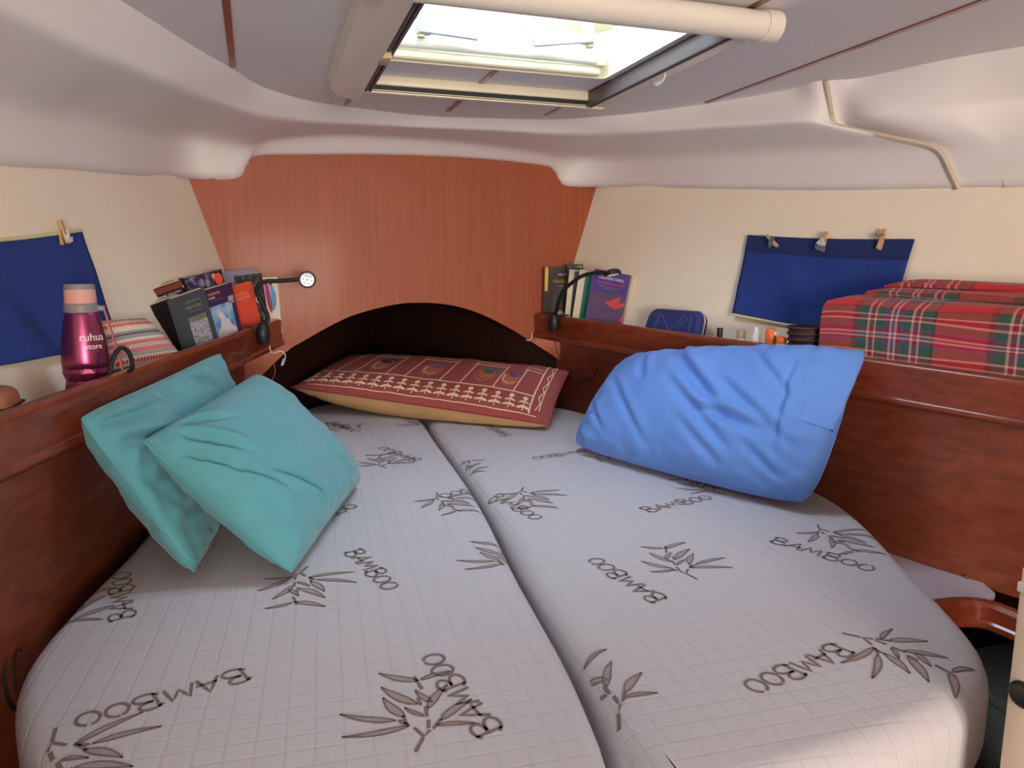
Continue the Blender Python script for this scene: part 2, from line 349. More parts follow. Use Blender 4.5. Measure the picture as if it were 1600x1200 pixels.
# a brass screw head in the right panel
sp_ = onP(1510, 902, (0.929, 1.13, 0.5), (1, 0.38, 0)); b = MB(); b.lathe([(0.0, 0), (0.0045, 0), (0.004, 0.002), (0.0, 0.002)], 12, frame((0, 0, 0), (0.36, -0.93, 0), (-0.93, -0.36, 0)))
so = b.obj('screw_head', 'screw', pr); so.location = sp_
# recess behind the arch
for s, n_ in ((-1, 'trim_10'), (1, 'trim_11')): tag(hull_lower(s, 2.74, 9, 1.165).obj(n_, 'wood_recess_shaded'), 'hull side inside the recess, shade put into its colour', kind='structure')
b = MB(); b.box((-0.9, 3.92, -0.12), (0.9, 3.95, 1.25)); tag(b.obj('trim_4', 'wood_recess_shaded', smooth=False), 'back of the recess behind the arch, shade put into its colour', kind='structure')
b = MB(); b.box((-0.8, 2.772, 1.16), (0.8, 3.95, 1.18)); tag(b.obj('trim_5', 'wood_recess_shaded', smooth=False), 'top of the recess behind the arch, shade put into its colour', kind='structure')
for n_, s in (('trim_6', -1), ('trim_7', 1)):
    b = MB(); b.box((s*0.70-0.01, 2.772, -0.12), (s*0.70+0.01, 3.92, 1.16)); tag(b.obj(n_, 'wood_recess_shaded', smooth=False), 'end of the recess behind the arch, shade put into its colour', kind='structure')
# hull sides
def hull_side(s, name, label):
    b = MB(); V = []; Fc = []
    Ys = [-0.95+3.72*i/24 for i in range(25)]; Zs = [None, 1.0, 1.2, 1.4, 1.62, 1.75]
    for off in (0, 0.03):
        for Y in Ys:
            for z in Zs:
                z = shelf_z(Y)-0.006 if z is None else z; V.append((wall_x(s, Y, z)+s*off, Y, z))
    nz = len(Zs); ny = len(Ys)
    for k in range(2):
        for i in range(ny-1):
            for j in range(nz-1): a = k*ny*nz+i*nz+j; Fc.append((a, a+1, a+nz+1, a+nz))
    for i in range(ny-1):
        for j in (0, nz-1): a = i*nz+j; Fc.append((a, a+nz, a+nz+ny*nz, a+ny*nz))
    b.add(V, Fc); return tag(b.obj(name, 'hull_cloth'), label, kind='structure')
hull_side(-1, 'wall_left', 'cream cloth-lined hull side above the left shelf'); hull_side(1, 'wall_right', 'cream cloth-lined hull side above the right shelf')
b = MB(); b.box((-1.9, -2.48, -0.12), (1.9, -2.45, 1.8)); tag(b.obj('wall_front', 'liner', smooth=False), 'pale cabin wall behind the viewer', kind='structure')
b = MB(); b.box((-1.9, -2.48, -0.14), (1.9, 3.97, -0.1)); tag(b.obj('floor', 'floor_wood', smooth=False), 'dark wooden cabin sole', kind='structure')
# closing hull sides beside the viewer, below the shelves
for s, n_ in ((-1, 'trim_8'), (1, 'trim_9')):
    b = MB(); b.box((s*1.42-0.02, -2.46, -0.12), (s*1.42+0.02, 0.42, 1.8)); tag(b.obj(n_, 'wood_dark', smooth=False), 'dark wooden locker side beside the viewer', kind='structure')

b = MB(); b.box((-1.40, -0.35, -0.1), (-0.68, 0.22, 0.97)); tag(b.obj('shade_block', 'wood_dark', smooth=False), 'unseen low block added to shade the left side panel', kind='structure')  # out of view, added to keep light from behind off the left panel
# ceiling sheet with the hatch hole
HX0, HX1, HY0, HY1, ZC = -0.235, 0.345, 1.36, 1.83, 1.68
b = MB()
b.box((-2.2, -2.48, ZC), (HX0, 2.9, ZC+0.02)); b.box((HX1, -2.48, ZC), (2.2, 2.9, ZC+0.02))
b.box((HX0, -2.48, ZC), (HX1, HY0, ZC+0.02)); b.box((HX0, HY1, ZC), (HX1, 2.9, ZC+0.02))
ceil = tag(b.obj('ceiling', 'ceiling_vinyl', smooth=False), 'pale vinyl headlining with narrow wooden slats', kind='structure')
def slat(x0, y0, x1, y1, wd=0.014):
    d = Vector((x1-x0, y1-y0, 0)).normalized(); n = Vector((-d.y, d.x, 0))*wd/2; b = MB()
    V = []
    for z in (ZC-0.003, ZC+0.001):
        for p, sg in (((x0, y0), 1), ((x1, y1), 1), ((x1, y1), -1), ((x0, y0), -1)): V.append((p[0]+n.x*sg, p[1]+n.y*sg, z))
    b.add(V, [(3, 2, 1, 0), (4, 5, 6, 7)]+[(i, (i+1) % 4, (i+1) % 4+4, i+4) for i in range(4)])
    b.obj('slat', 'wood_rail', ceil, smooth=False)
def zpt(px, py): return onZ(px, py, ZC-0.002)
for a in (((353, 0), (364, 105)), ((1540, 0), (1104, 161))):
    p, q = zpt(*a[0]), zpt(*a[1]); d = (p-q).normalized(); slat(q.x, q.y, (q+d*1.5).x, (q+d*1.5).y)
for a in ((541, 165), (700, 174), (853, 181)):
    q = zpt(*a); slat(q.x, q.y, q.x, HY1+0.006)
p, q = zpt(1197, 0), zpt(1165, 17); d = (p-q).normalized(); slat(q.x, q.y, (q+d*1.2).x, (q+d*1.2).y)

# moulded liner that steps down from the headlining to the hull sides (loft of four rings)
st = [((189, 0), (140, 82, 1.58), (30, 165), (0, 258)), ((245, 35), (200, 106, 1.585), (110, 178), (100, 264)), ((308, 75), (259, 130, 1.59), (200, 197), (190, 272)),
      ((364, 107), (315, 154, 1.60), (290, 210), (290, 279)), ((402, 131), (367, 171, 1.61), (345, 219), (368, 279)), ((437, 144), (420, 184, 1.62), (388, 226), (386, 258)),
      ((490, 158), (490, 192, 1.635), (430, 217), (402, 243.5)), ((560, 168), (560, 195, 1.643), (520, 211), (480, 241.5)), ((660, 180), (640, 199, 1.648), (640, 216), (600, 241.5)),
      ((760, 184), (760, 204, 1.648), (740, 224), (740, 247)), ((860, 186), (870, 210, 1.64), (830, 236), (845, 258)), ((930, 182), (945, 211, 1.63), (882, 246), (867, 267)),
      ((1000, 176), (1000, 208, 1.618), (925, 248), (884, 290)), ((1097, 163), (1112, 199, 1.605), (1010, 246), (960, 292)), ((1165, 152), (1180, 195, 1.595), (1150, 239), (1130, 295)),
      ((1235, 139), (1255, 190, 1.585), (1290, 232), (1300, 297)), ((1272, 127), (1290, 192, 1.58), (1440, 229), (1470, 294)), ((1310, 124), (1315, 196, 1.578), (1475, 228), (1505, 293)),
      ((1352, 120), (1356, 182, 1.58), (1500, 226), (1530, 292.5)), ((1469, 94), (1450, 171, 1.58), (1545, 222), (1565, 292)), ((1600, 71), (1600, 157, 1.58), (1600, 216), (1600, 292))]
def ring2(px, py):
    c = [onP(px, py, (s*0.71, 2.75, 1.5), (s, KW-0.02, 0)) for s in (-1, 1)]+[onY(px, py, 2.69)]
    c = [p for p in c if p.y > 0]; return min(c, key=lambda p: (p-CAM).length)
def ring3(i, px, py):
    if 4 <= i <= 12: return onY(px, py, 2.744)
    return on_wall(px, py, -1 if px < 700 else 1, 0.006)
rings = [[], [], [], []]
for i, (a, b1, c, d) in enumerate(st):
    rings[0].append(onZ(*a, ZC+0.001)); rings[1].append(onZ(*b1)); rings[2].append(ring2(*c)); rings[3].append(ring3(i, *d))
for r in rings:                               # carry the liner on past the viewer on both sides
    for end in (0, -1):
        p = r[end]; q = r[1] if end == 0 else r[-2]; d = p-q; d.z *= 0.3; d = d.normalized()
        if abs(d.x) > 0.45*abs(d.y): d = Vector((math.copysign(0.45, d.x), -1, d.z)).normalized()
        for k_ in (0.35, 1.0, 1.6):
            e_ = p+d*k_
            if end == 0: r.insert(0, e_)
            else: r.append(e_)
# profile across the rings: softly rounded step, ledge, fascia
def across(i):
    A, B, Cc, D = (rings[k][i] for k in range(4))
    out = []
    m1 = A.lerp(B, 0.5); out += [A, A.lerp(B, 0.12), A.lerp(B, 0.35), A.lerp(B, 0.6), A.lerp(B, 0.82)]
    def corner(P, Q, R, f1, f2): p = P.lerp(Q, f1); r = Q.lerp(R, f2); return [p, p.lerp(Q, .5).lerp(Q.lerp(r, .5), .5), r]
    out += corner(A, B, Cc, 0.9, 0.08)
    out += [B.lerp(Cc, 0.3), B.lerp(Cc, 0.6)]
    out += corner(B, Cc, D, 0.82, 0.2)
    out += [Cc.lerp(D, 0.5), Cc.lerp(D, 0.8), D.copy()]
    # returned lower edge
    back = D.copy(); back.z += 0.004; n = Vector((math.copysign(1, D.x), 0.0, 0)) if not 7 <= i <= 15 else Vector((0, 1, 0)); out.append(back+n*0.03)
    return out
sec = [across(i) for i in range(len(rings[0]))]
ncol = len(sec[0]); cols = [catmull([sec[i][j] for i in range(len(sec))], 6) for j in range(ncol)]
V = []; Fc = []; nr = len(cols[0])
for i in range(nr):
    for j in range(ncol): V.append(cols[j][i])
for i in range(nr-1):
    for j in range(ncol-1): a = i*ncol+j; Fc.append((a, a+1, a+ncol+1, a+ncol))
lin = mesh_obj('trim_1', V, Fc, 'liner'); tag(lin, 'white moulded liner stepping down from ceiling to hull', kind='structure')
# sealant joint running across the liner on the right
jp = []
for k in range(ncol-1):
    p = cols[k][(3+17)*6-3]; jp.append(p)
jpath = catmull(jp, 3); b = MB(); b.tube([p+Vector((-0.003, -0.003, -0.002)) for p in jpath], 0.007, 6); b.obj('joint_strip', 'joint_strip', lin)

# ------------------------------------------------------------------ hatch
hatch = tag(empty('window_1', (0.05, 1.6, ZC)), 'square deck hatch with blind frame, bright daylight above', kind='structure')
hatch_inv = Matrix.Translation((-0.05, -1.6, -ZC))
def hpart(mb, name, mat, parent=None, smooth=True):
    o = mb.obj(name, mat, None, smooth); o.parent = parent or hatch; o.matrix_parent_inverse = hatch_inv if parent is None else Matrix(); return o
OX0, OX1, OY0, OY1, ZF = -0.25, 0.362, 1.345, 1.975, 1.64
def bar(path, prof, A, B): b = MB(); b.sweep(path, [(Vector(A), Vector(B))]*len(path), prof); return b
# left blind cassette, hollow bevelled bar
pf = [(0, 0.04), (0, 0.0), (-0.006, -0.012), (-0.03, -0.018), (-0.06, -0.012), (-0.08, 0.004), (-0.085, 0.04)]
hpart(bar([(OX0-0.006, 1.25, ZF), (OX0-0.006, 1.998, ZF)], pf, (1, 0, 0), (0, 0, 1)), 'blind_cassette', 'hatch_plastic')
# near blind cassette, rounded bar
ca, cb = onZ(625, 0, 1.632), onZ(1190, 46, 1.632)
n_ = 22; pf = [(0.030*math.cos(2*PI*i/n_), 0.026*math.sin(2*PI*i/n_)) for i in range(n_)]
hpart(bar([(OX0-0.085, 1.258, 1.650), (OX1+0.035, 1.258, 1.650)], pf, (0, 1, 0), (0, 0, 1)), 'blind_roller', 'hatch_plastic')
for x in (OX0-0.095, OX1+0.035):
    pf2 = [(0.033*math.cos(2*PI*i/n_), 0.029*math.sin(2*PI*i/n_)) for i in range(n_)]
    hpart(bar([(x, 1.258, 1.650), (x+0.032, 1.258, 1.650)], pf2, (0, 1, 0), (0, 0, 1)), 'end_cap', 'hatch_plastic')
b = MB(); b.box((OX0-0.02, OY1, ZF), (OX1+0.05, OY1+0.006, ZC), bev=0.002); b.box((OX0-0.02, OY1, ZF-0.002), (OX1+0.05, OY1+0.02, ZF+0.006), bev=0.002); hpart(b, 'frame_far', 'hatch_cream')
b = MB(); b.box((OX0, OY1-0.003, ZF+0.006), (OX1, OY1+0.001, ZF+0.016)); hpart(b, 'seal', 'seal_black', smooth=False)
b = MB(); b.box((OX0+0.01, OY1-0.012, ZF+0.016), (OX1, OY1, ZC), bev=0.003); hpart(b, 'inner_lip', 'hatch_cream')
b = MB(); b.box((OX1+0.012, 1.30, ZF+0.002), (OX1+0.05, OY1+0.02, ZC), bev=0.004); hpart(b, 'frame_side', 'hatch_plastic')
b = MB()
for x in (OX0-0.004, OX0+0.006): b.box((x, 1.30, ZF-0.002), (x+0.007, OY1, ZC-0.004), bev=0.001)
hpart(b, 'blind_track', 'track_grey')
b = MB()
for x in (OX1-0.004, OX1+0.006): b.box((x, 1.30, ZF-0.001), (x+0.006, OY1, ZC-0.004), bev=0.001)
hpart(b, 'blind_track', 'track_grey')
p = onZ(600, 90, ZF-0.005); b = MB(); b.box((p.x-0.012, p.y-0.03, ZF-0.014), (p.x+0.012, p.y+0.03, ZF+0.012), bev=0.004); hpart(b, 'blind_catch', 'latch_yellow')
p = onZ(1012, 122, ZF-0.004); b = MB(); b.add([(0.03*math.cos(PI*i/12)*1.0, 0, -0.022*math.sin(PI*i/12)) for i in range(13)]+[(0.03*math.cos(PI*i/12), 0.004, -0.022*math.sin(PI*i/12)) for i in range(13)],
    [tuple(range(13)), tuple(range(13, 26))[::-1]]+[(i, i+13, (i+1) % 13+13, (i+1) % 13) for i in range(13)], frame((OX1+0.026, p.y, ZF+0.004), (0, 1, 0), (0, 0, 1))); hpart(b, 'pull_tab', 'hatch_white')
# well above the headlining
def rrect(x0, x1, y0, y1, r, z, n=6):
    out = []
    for cx, cy, a0 in ((x1-r, y1-r, 0), (x0+r, y1-r, 90), (x0+r, y0+r, 180), (x1-r, y0+r, 270)):
        for i in range(n+1): a = math.radians(a0+90*i/n); out.append((cx+r*math.cos(a), cy+r*math.sin(a), z))
    return out
def loft(loops, closed_ends=False):
    b = MB(); n = len(loops[0]); V = [p for l in loops for p in l]; Fc = []
    for k in range(len(loops)-1):
        for i in range(n): Fc.append((k*n+i, k*n+(i+1) % n, (k+1)*n+(i+1) % n, (k+1)*n+i))
    b.add(V, Fc); return b
WX0, WX1, WY0, WY1 = HX0+0.004, HX1-0.004, HY0+0.004, HY1-0.004
well = loft([rrect(WX0, WX1, WY0, WY1, 0.02, ZC-0.001), rrect(WX0, WX1, WY0, WY1, 0.03, ZC+0.05), rrect(WX0-0.004, WX1+0.004, WY0-0.004, WY1+0.012, 0.05, ZC+0.07), rrect(WX0-0.004, WX1+0.004, WY0-0.004, WY1+0.012, 0.06, ZC+0.11),
             rrect(WX0+0.01, WX1-0.01, WY0+0.01, WY1-0.006, 0.07, ZC+0.125), rrect(WX0+0.012, WX1-0.012, WY0+0.012, WY1-0.01, 0.07, ZC+0.20),
             rrect(WX0-0.10, WX1+0.10, WY0-0.10, WY1+0.10, 0.07, ZC+0.21), rrect(WX0-0.10, WX1+0.10, WY0-0.10, WY1+0.10, 0.07, ZC+0.02)])
hpart(well, 'well', 'hatch_cream')
b = MB(); b.tube([(WX0+0.005, WY1-0.022, ZC+0.038), (WX1-0.03, WY1-0.022, ZC+0.038)], 0.013, 14); tb = hpart(b, 'blind_tube', 'hatch_white')
b = MB(); b.box((WX1-0.034, WY1-0.036, ZC+0.022), (WX1-0.012, WY1-0.004, ZC+0.056), bev=0.003); hpart(b, 'tube_bracket', 'hatch_cream')
b = MB(); b.tube([(WX0+0.005, WY1-0.008, ZC+0.014), (WX1-0.02, WY1-0.008, ZC+0.014)], 0.012, 12); hpart(b, 'lower_roll', 'hatch_cream')
lidf = loft([rrect(WX0+0.0, WX1-0.0, WY0, WY1, 0.06, ZC+0.212), rrect(WX0+0.045, WX1-0.045, WY0+0.045, WY1-0.045, 0.05, ZC+0.212), rrect(WX0+0.045, WX1-0.045, WY0+0.045, WY1-0.045, 0.05, ZC+0.24),
             rrect(WX0-0.02, WX1+0.02, WY0-0.02, WY1+0.02, 0.06, ZC+0.24), rrect(WX0-0.02, WX1+0.02, WY0-0.02, WY1+0.02, 0.06, ZC+0.212), rrect(WX0, WX1, WY0, WY1, 0.06, ZC+0.212)])
lid = hpart(lidf, 'lid_frame', 'aluminium')
b = MB(); b.box((WX0+0.03, WY0+0.03, ZC+0.226), (WX1-0.03, WY1-0.03, ZC+0.234)); hpart(b, 'pane', 'hatch_glass', smooth=False)
for (bx, by), tipx, sg in (((662, 46), (745, 58), 1), ((918, 62), (832, 68), -1)):
    Yh = WY1-0.045; p = onY(bx, by, Yh); q = onY(tipx[0], tipx[1], Yh-0.012); b = MB()
    b.box((p.x-0.017, Yh-0.006, p.z-0.012), (p.x+0.017, Yh+0.008, ZC+0.213), bev=0.003)
    for k in range(4): b.box((p.x-0.013+k*0.008, Yh-0.008, p.z+0.002), (p.x-0.011+k*0.008, Yh-0.005, ZC+0.21))
    h = hpart(b, 'handle', 'handle_grey')
    b = MB(); d = (q-p); L_ = d.length; Mx = frame(p+Vector((0, -0.008, 0)), d, (0, 0, 1))
    b.box((-0.012, -0.006, -0.010), (L_, 0.006, 0.014), Mx, bev=0.003); b.box((L_-0.006, -0.006, -0.010), (L_, 0.006, 0.030), Mx, bev=0.002)
    for k in range(10): b.box((0.012+k*(L_-0.02)/10, -0.0075, -0.006), (0.012+k*(L_-0.02)/10+0.003, -0.004, 0.004), Mx)
    hpart(b, 'lever', 'handle_grey')
    b = MB(); b.lathe([(0.0, 0), (0.010, 0), (0.010, 0.004), (0, 0.004)], 14, Matrix.Translation((p.x-sg*0.006, Yh, p.z-0.018))); hpart(b, 'pivot', 'latch_yellow')

# ================================================================== FURNITURE
def rail_prof():
    pts = [(0, -0.098), (-0.006, -0.094), (-0.008, -0.088), (-0.006, -0.082), (0, -0.078), (0, -0.014)]
    pts += [(0.012-0.012*math.cos(math.radians(a)), -0.012+0.012*math.sin(math.radians(a))) for a in (15, 40, 65, 90)]
    pts += [(0.018, 0.0), (0.026, -0.006), (0.028, -0.016), (0.028, -0.098)]
    return pts
def make_shelf(s, label):
    root = tag(empty('shelf_ledge', (rail_x(s, 2.74), 2.74, rail_z(2.74)-0.1)), label, 'shelf')
    inv = Matrix.Translation(-root.location)
    Ys = [2.748-2.55*i/12 for i in range(13)]
    b = MB(); path = [Vector((rail_x(s, Y), Y, rail_z(Y))) for Y in Ys]
    b.sweep(path, [(Vector((s, 0, 0)), Vector((0, 0, 1)))]*13, rail_prof()); o = b.obj('fiddle_rail', 'wood_rail', None, sharp=50); o.parent = root; o.matrix_parent_inverse = inv
    b = MB(); V = []; Fc = []
    for Y in Ys:
        z = shelf_z(Y)
        for dz in (0, -0.012):
            V.append((rail_x(s, Y)+s*0.026, Y, z+dz)); V.append((wall_x(s, Y, z+dz)+s*0.02, Y, z+dz))
    for i in range(12):
        a = i*4; Fc += [(a, a+1, a+5, a+4), (a+2, a+6, a+7, a+3), (a, a+4, a+6, a+2), (a+1, a+3, a+7, a+5)]
    Fc += [(0, 2, 3, 1), (48, 49, 51, 50)]
    b.add(V, Fc); o = b.obj('shelf_board', 'wood_rail', None, smooth=False); o.parent = root; o.matrix_parent_inverse = inv
    return root
make_shelf(-1, 'long mahogany shelf ledge carrying the metal bottle and crowded paperbacks'); make_shelf(1, 'long mahogany shelf ledge carrying the tartan blanket and navy pouch')

# ---- mattresses
seam = [(0.014, 2.95), (0.016, 2.70), (-0.010, 2.30), (-0.033, 1.867), (-0.057, 1.571), (-0.094, 1.269), (-0.113, 1.078), (-0.127, 0.931), (-0.143, 0.816), (-0.171, 0.66)]
left_out = [(-0.20, 3.10), (-0.33, 3.06), (-0.405, 2.97), (-0.53, 2.80), (-0.63, 2.62), (-0.72, 2.15), (-0.795, 1.60), (-0.845, 1.34), (-0.868, 1.14), (-0.835, 0.98), (-0.75, 0.83), (-0.60, 0.71), (-0.42, 0.64), (-0.27, 0.605)]
right_out = [(0.22, 3.10), (0.34, 3.05), (0.41, 2.97), (0.53, 2.80), (0.635, 2.62), (0.72, 2.15), (0.79, 1.60), (0.795, 1.45), (0.745, 1.27), (0.605, 0.985), (0.545, 0.86), (0.475, 0.745), (0.375, 0.665), (0.22, 0.620), (0.03, 0.600)]
def mattress_outline(side):
    if side < 0:
        P = catmull([(x, y, 0) for x, y in seam[::-1]], 6)[3:-3]+catmull([(0.0, 3.06, 0), (-0.03, 3.095, 0)]+[(x, y, 0) for x, y in left_out]+[(-0.20, 0.60, 0), (-0.185, 0.615, 0)], 5)
    else:
        P = catmull([(x+0.016, y, 0) for x, y in seam[::-1]], 6)[3:-3]+catmull([(0.04, 3.06, 0), (0.07, 3.095, 0)]+[(x, y, 0) for x, y in right_out]+[(-0.12, 0.595, 0), (-0.15, 0.61, 0)], 5)
    out = [P[0]]
    for p in P[1:]:
        if (p-out[-1]).length > 0.004: out.append(p)
    return [Vector((p.x, p.y)) for p in out]
def inset(poly, d):
    n = len(poly); A = sum(poly[i].x*poly[(i+1) % n].y-poly[(i+1) % n].x*poly[i].y for i in range(n)); sg = 1 if A > 0 else -1
    out = []
    for i in range(n):
        t = (poly[(i+1) % n]-poly[i-1]).normalized(); out.append(poly[i]+Vector((-t.y, t.x))*sg*d)
    return out
class Mattress:
    def __init__(s, side, ztop, rad, thick, label):
        s.poly = mattress_outline(side); s.z = ztop; s.r = rad
        prof = [(0.012, ztop-thick), (0.003, ztop-thick+0.012), (0, ztop-thick+0.03), (0, ztop-rad)]
        prof += [(rad-rad*math.cos(math.radians(a)), ztop-rad+rad*math.sin(math.radians(a))) for a in (15, 30, 45, 60, 75, 90)]
        L_ = [[(p.x, p.y, z) for p in inset(s.poly, d)] for d, z in prof]; n = len(s.poly)
        V = [p for l in L_ for p in l]; Fc = []
        for k in range(len(L_)-1):
            for i in range(n): Fc.append((k*n+i, k*n+(i+1) % n, (k+1)*n+(i+1) % n, (k+1)*n+i))
        top = [Vector(p[:2]) for p in L_[-1]]; vv, _, tf, ov = delaunay_2d_cdt(top, [(i, (i+1) % n) for i in range(n)], [], 1, 1e-6)[:4]
        b = MB(); b.add(V, Fc)
        k0 = (len(L_)-1)*n
        mp_ = {}
        for i, o_ in enumerate(ov):
            if o_: mp_[i] = k0+o_[0]
            else: mp_[i] = len(b.V); b.V.append(Vector((vv[i].x, vv[i].y, ztop)))
        b.F += [tuple(mp_[i] for i in f) for f in tf]
        c = Vector((sum(p.x for p in s.poly)/n, sum(p.y for p in s.poly)/n, ztop-thick))
        s.root = tag(empty('mattress', c), label, 'mattress'); s.inv = Matrix.Translation(-c)
        o = b.obj('cover', 'quilted_cotton', None, sharp=60); o.parent = s.root; o.matrix_parent_inverse = s.inv
        s.A = np.array([(p.x, p.y) for p in s.poly]); s.B = np.roll(s.A, -1, axis=0)
        s.lines = MB(); s.fills = MB()
    def height(s, x, y):
        """surface height, or None when the point is off the mattress top"""
        P = np.array((x, y)); AB = s.B-s.A; t = np.clip(((P-s.A)*AB).sum(1)/np.maximum((AB*AB).sum(1), 1e-12), 0, 1)
        d = np.sqrt((((s.A+AB*t[:, None])-P)**2).sum(1)).min()
        a, bb = s.A, s.B; c = ((a[:, 1] > y) != (bb[:, 1] > y)); xi = (bb[:, 0]-a[:, 0])*(y-a[:, 1])/np.where(bb[:, 1] == a[:, 1], 1e-9, bb[:, 1]-a[:, 1])+a[:, 0]
        inside = (np.count_nonzero(c & (x < xi)) % 2) == 1
        if not inside or d < 0.15*s.r: return None
        if d >= s.r: return s.z
        return s.z-s.r+math.sqrt(max(0, s.r**2-(s.r-d)**2))
    def put(s, mb, pts, faces, off):
        Z = [s.height(p[0], p[1]) for p in pts]
        idx = {}; V = []; Fc = []
        for f in faces:
            if any(Z[i] is None for i in f): continue
            g = []
            for i in f:
                if i not in idx: idx[i] = len(V); V.append((pts[i][0], pts[i][1], Z[i]+off))
                g.append(idx[i])
            Fc.append(g)
        if V: mb.add(V, Fc)
    def ribbon(s, pts, wd, mb=None, off=0.0009):
        P = [Vector(p) for p in pts]; Q = [P[0]]
        for a, bb in zip(P, P[1:]):
            k = max(1, int((bb-a).length/0.012))
            for i in range(1, k+1): Q.append(a.lerp(bb, i/k))
        V = []; Fc = []
        for i, p in enumerate(Q):
            t = (Q[min(i+1, len(Q)-1)]-Q[max(0, i-1)]); t = t.normalized() if t.length > 0 else Vector((1, 0)); n = Vector((-t.y, t.x))*wd/2
            V += [p+n, p-n]
        for i in range(len(Q)-1): Fc.append((2*i, 2*i+1, 2*i+3, 2*i+2))
        s.put(s.lines if mb is None else mb, V, Fc, off)
    def leaf(s, a, b_, wd):
        a, b_ = Vector(a), Vector(b_); d = b_-a; n = Vector((-d.y, d.x)); N_ = 9; up = []; dn = []
        for i in range(N_+1):
            t = i/N_; w_ = wd*math.sin(PI*t**0.8)*(1-0.25*t); c = a+d*t+n*0.05*math.sin(PI*t); up.append(c+n*w_); dn.append(c-n*w_)
        V = up+dn; Fc = [(i, i+1, N_+2+i, N_+1+i) for i in range(N_)]
        s.put(s.fills, V, Fc, 0.0006)
        s.ribbon(up, 0.0026); s.ribbon(dn, 0.0026)
    def flush(s):
        """the shapes drawn since the last call become one printed sprig or one printed word"""
        if s.fills.V:
            o = s.fills.obj('bamboo_sprig', 'print_fill', None, smooth=False, fixn=False); o.parent = s.root; o.matrix_parent_inverse = s.inv
            if s.lines.V: s.lines.obj('outline', 'print_line', o, smooth=False, fixn=False)
        elif s.lines.V:
            o = s.lines.obj('lettering', 'print_line', None, smooth=False, fixn=False); o.parent = s.root; o.matrix_parent_inverse = s.inv
        s.lines = MB(); s.fills = MB()
ML = Mattress(-1, 0.645, 0.032, 0.135, 'white quilted mattress with bamboo print carrying the two teal cushions')
MR = Mattress(1, 0.642, 0.042, 0.132, 'white quilted mattress with bamboo print under the blue pillow')
LEAVES = [((535, 390), (350, 355), .16), ((545, 385), (685, 345), .15), ((530, 500), (360, 420), .17), ((600, 490), (520, 435), .2), ((580, 520), (670, 410), .17), ((470, 560), (368, 470), .2), ((560, 555), (470, 517), .16),
          ((430, 577), (165, 548), .11), ((490, 602), (175, 655), .1), ((640, 575), (785, 478), .18), ((620, 600), (800, 590), .13)]
STEMS = [((520, 725), (556, 660)), ((515, 612), (560, 652), (588, 622)), ((582, 612), (582, 575)), ((574, 556), (570, 512)), ((604, 616), (640, 570)), ((492, 602), (440, 577)), ((552, 428), (515, 370)), ((480, 596), (462, 555)), ((545, 505), (532, 470))]
def _bed(p): q = onZ(480+p[0]/3.077, 940+p[1]/3.077, 0.645); return Vector((q.x, q.y))
_sb = _bed((525, 720)); _sd = _bed((515, 375))-_sb; _sl = _sd.length; _sd = _sd/_sl; _sn = Vector((_sd.y, -_sd.x))
def sprig_local(p): q = _bed(p)-_sb; return q.dot(_sd)/_sl, q.dot(_sn)/_sl
def sprig(m, base, tip, flip=1):
    a = onZ(*base, m.z); t = onZ(*tip, m.z); d = Vector((t.x-a.x, t.y-a.y)); L_ = d.length; n = Vector((d.y, -d.x))/L_; d = d/L_
    def T(p): al, ac = sprig_local(p); return Vector((a.x, a.y))+d*(al*0.156)+n*(flip*ac*0.156)
    for p, q, w_ in LEAVES: m.leaf(T(p), T(q), w_*0.62)
    for s_ in STEMS: m.ribbon([T(p) for p in s_], 0.0048)
    m.flush()
def arc(cx, cy, rx, ry, a0, a1, n=10): return [(cx+rx*math.cos(math.radians(a0+(a1-a0)*i/n)), cy+ry*math.sin(math.radians(a0+(a1-a0)*i/n))) for i in range(n+1)]
Bs = [[(0.10, 0.95), (0.22, 0.02)], [(-0.02, 0.80)]+arc(0.38, 0.74, 0.33, 0.22, 130, -70)+[(0.26, 0.50)], [(0.26, 0.5)]+arc(0.48, 0.22, 0.36, 0.25, 80, -150)+[(0.05, 0.16)]]
GL = [Bs, [[(0.0, 0.05), (0.42, 0.95), (0.70, 0.02)], [(0.08, 0.36), (0.78, 0.40)]], [[(0.0, 0.05), (0.18, 0.85), (0.45, 0.25), (0.72, 0.88), (0.90, 0.05)]], Bs, [arc(0.36, 0.42, 0.34, 0.38, 110, 460, 18)], [arc(0.36, 0.42, 0.34, 0.38, 100, 440, 18)]]
ADV = [0.95, 0.85, 1.0, 0.95, 0.82, 0.74]
def bamboo(m, start, end, n_from=0):
    a = onZ(*start, m.z); e = onZ(*end, m.z); d = Vector((e.x-a.x, e.y-a.y)).normalized(); L_ = 0.208; mid_ = (a+e)/2 if n_from == 0 else e-Vector((d.x, d.y, 0))*L_*0.5; a = mid_-Vector((d.x, d.y, 0))*L_*0.5; n = Vector((-d.y, d.x)); tot = sum(ADV); h = L_/tot*1.02; x = 0
    for g, ad in zip(GL, ADV):
        for st_ in g: m.ribbon([Vector((a.x, a.y))+d*((x+p[0])*L_/tot)+n*((p[1])*h) for p in st_], 0.0045)
        x += ad
    m.flush()
for base, tip, fl in (((651, 1174), (647, 1060), 1), ((480, 886), (463, 948), 1), ((603, 732), (595, 707), -1), ((683, 770), (724, 803), 1), ((806, 895), (775, 850), 1), ((664, 668), (640, 643), 1), ((86, 1140), (140, 1228), 1), ((64, 994), (114, 942), 1), ((490, 668), (522, 667), 1)): sprig(ML, base, tip, fl)
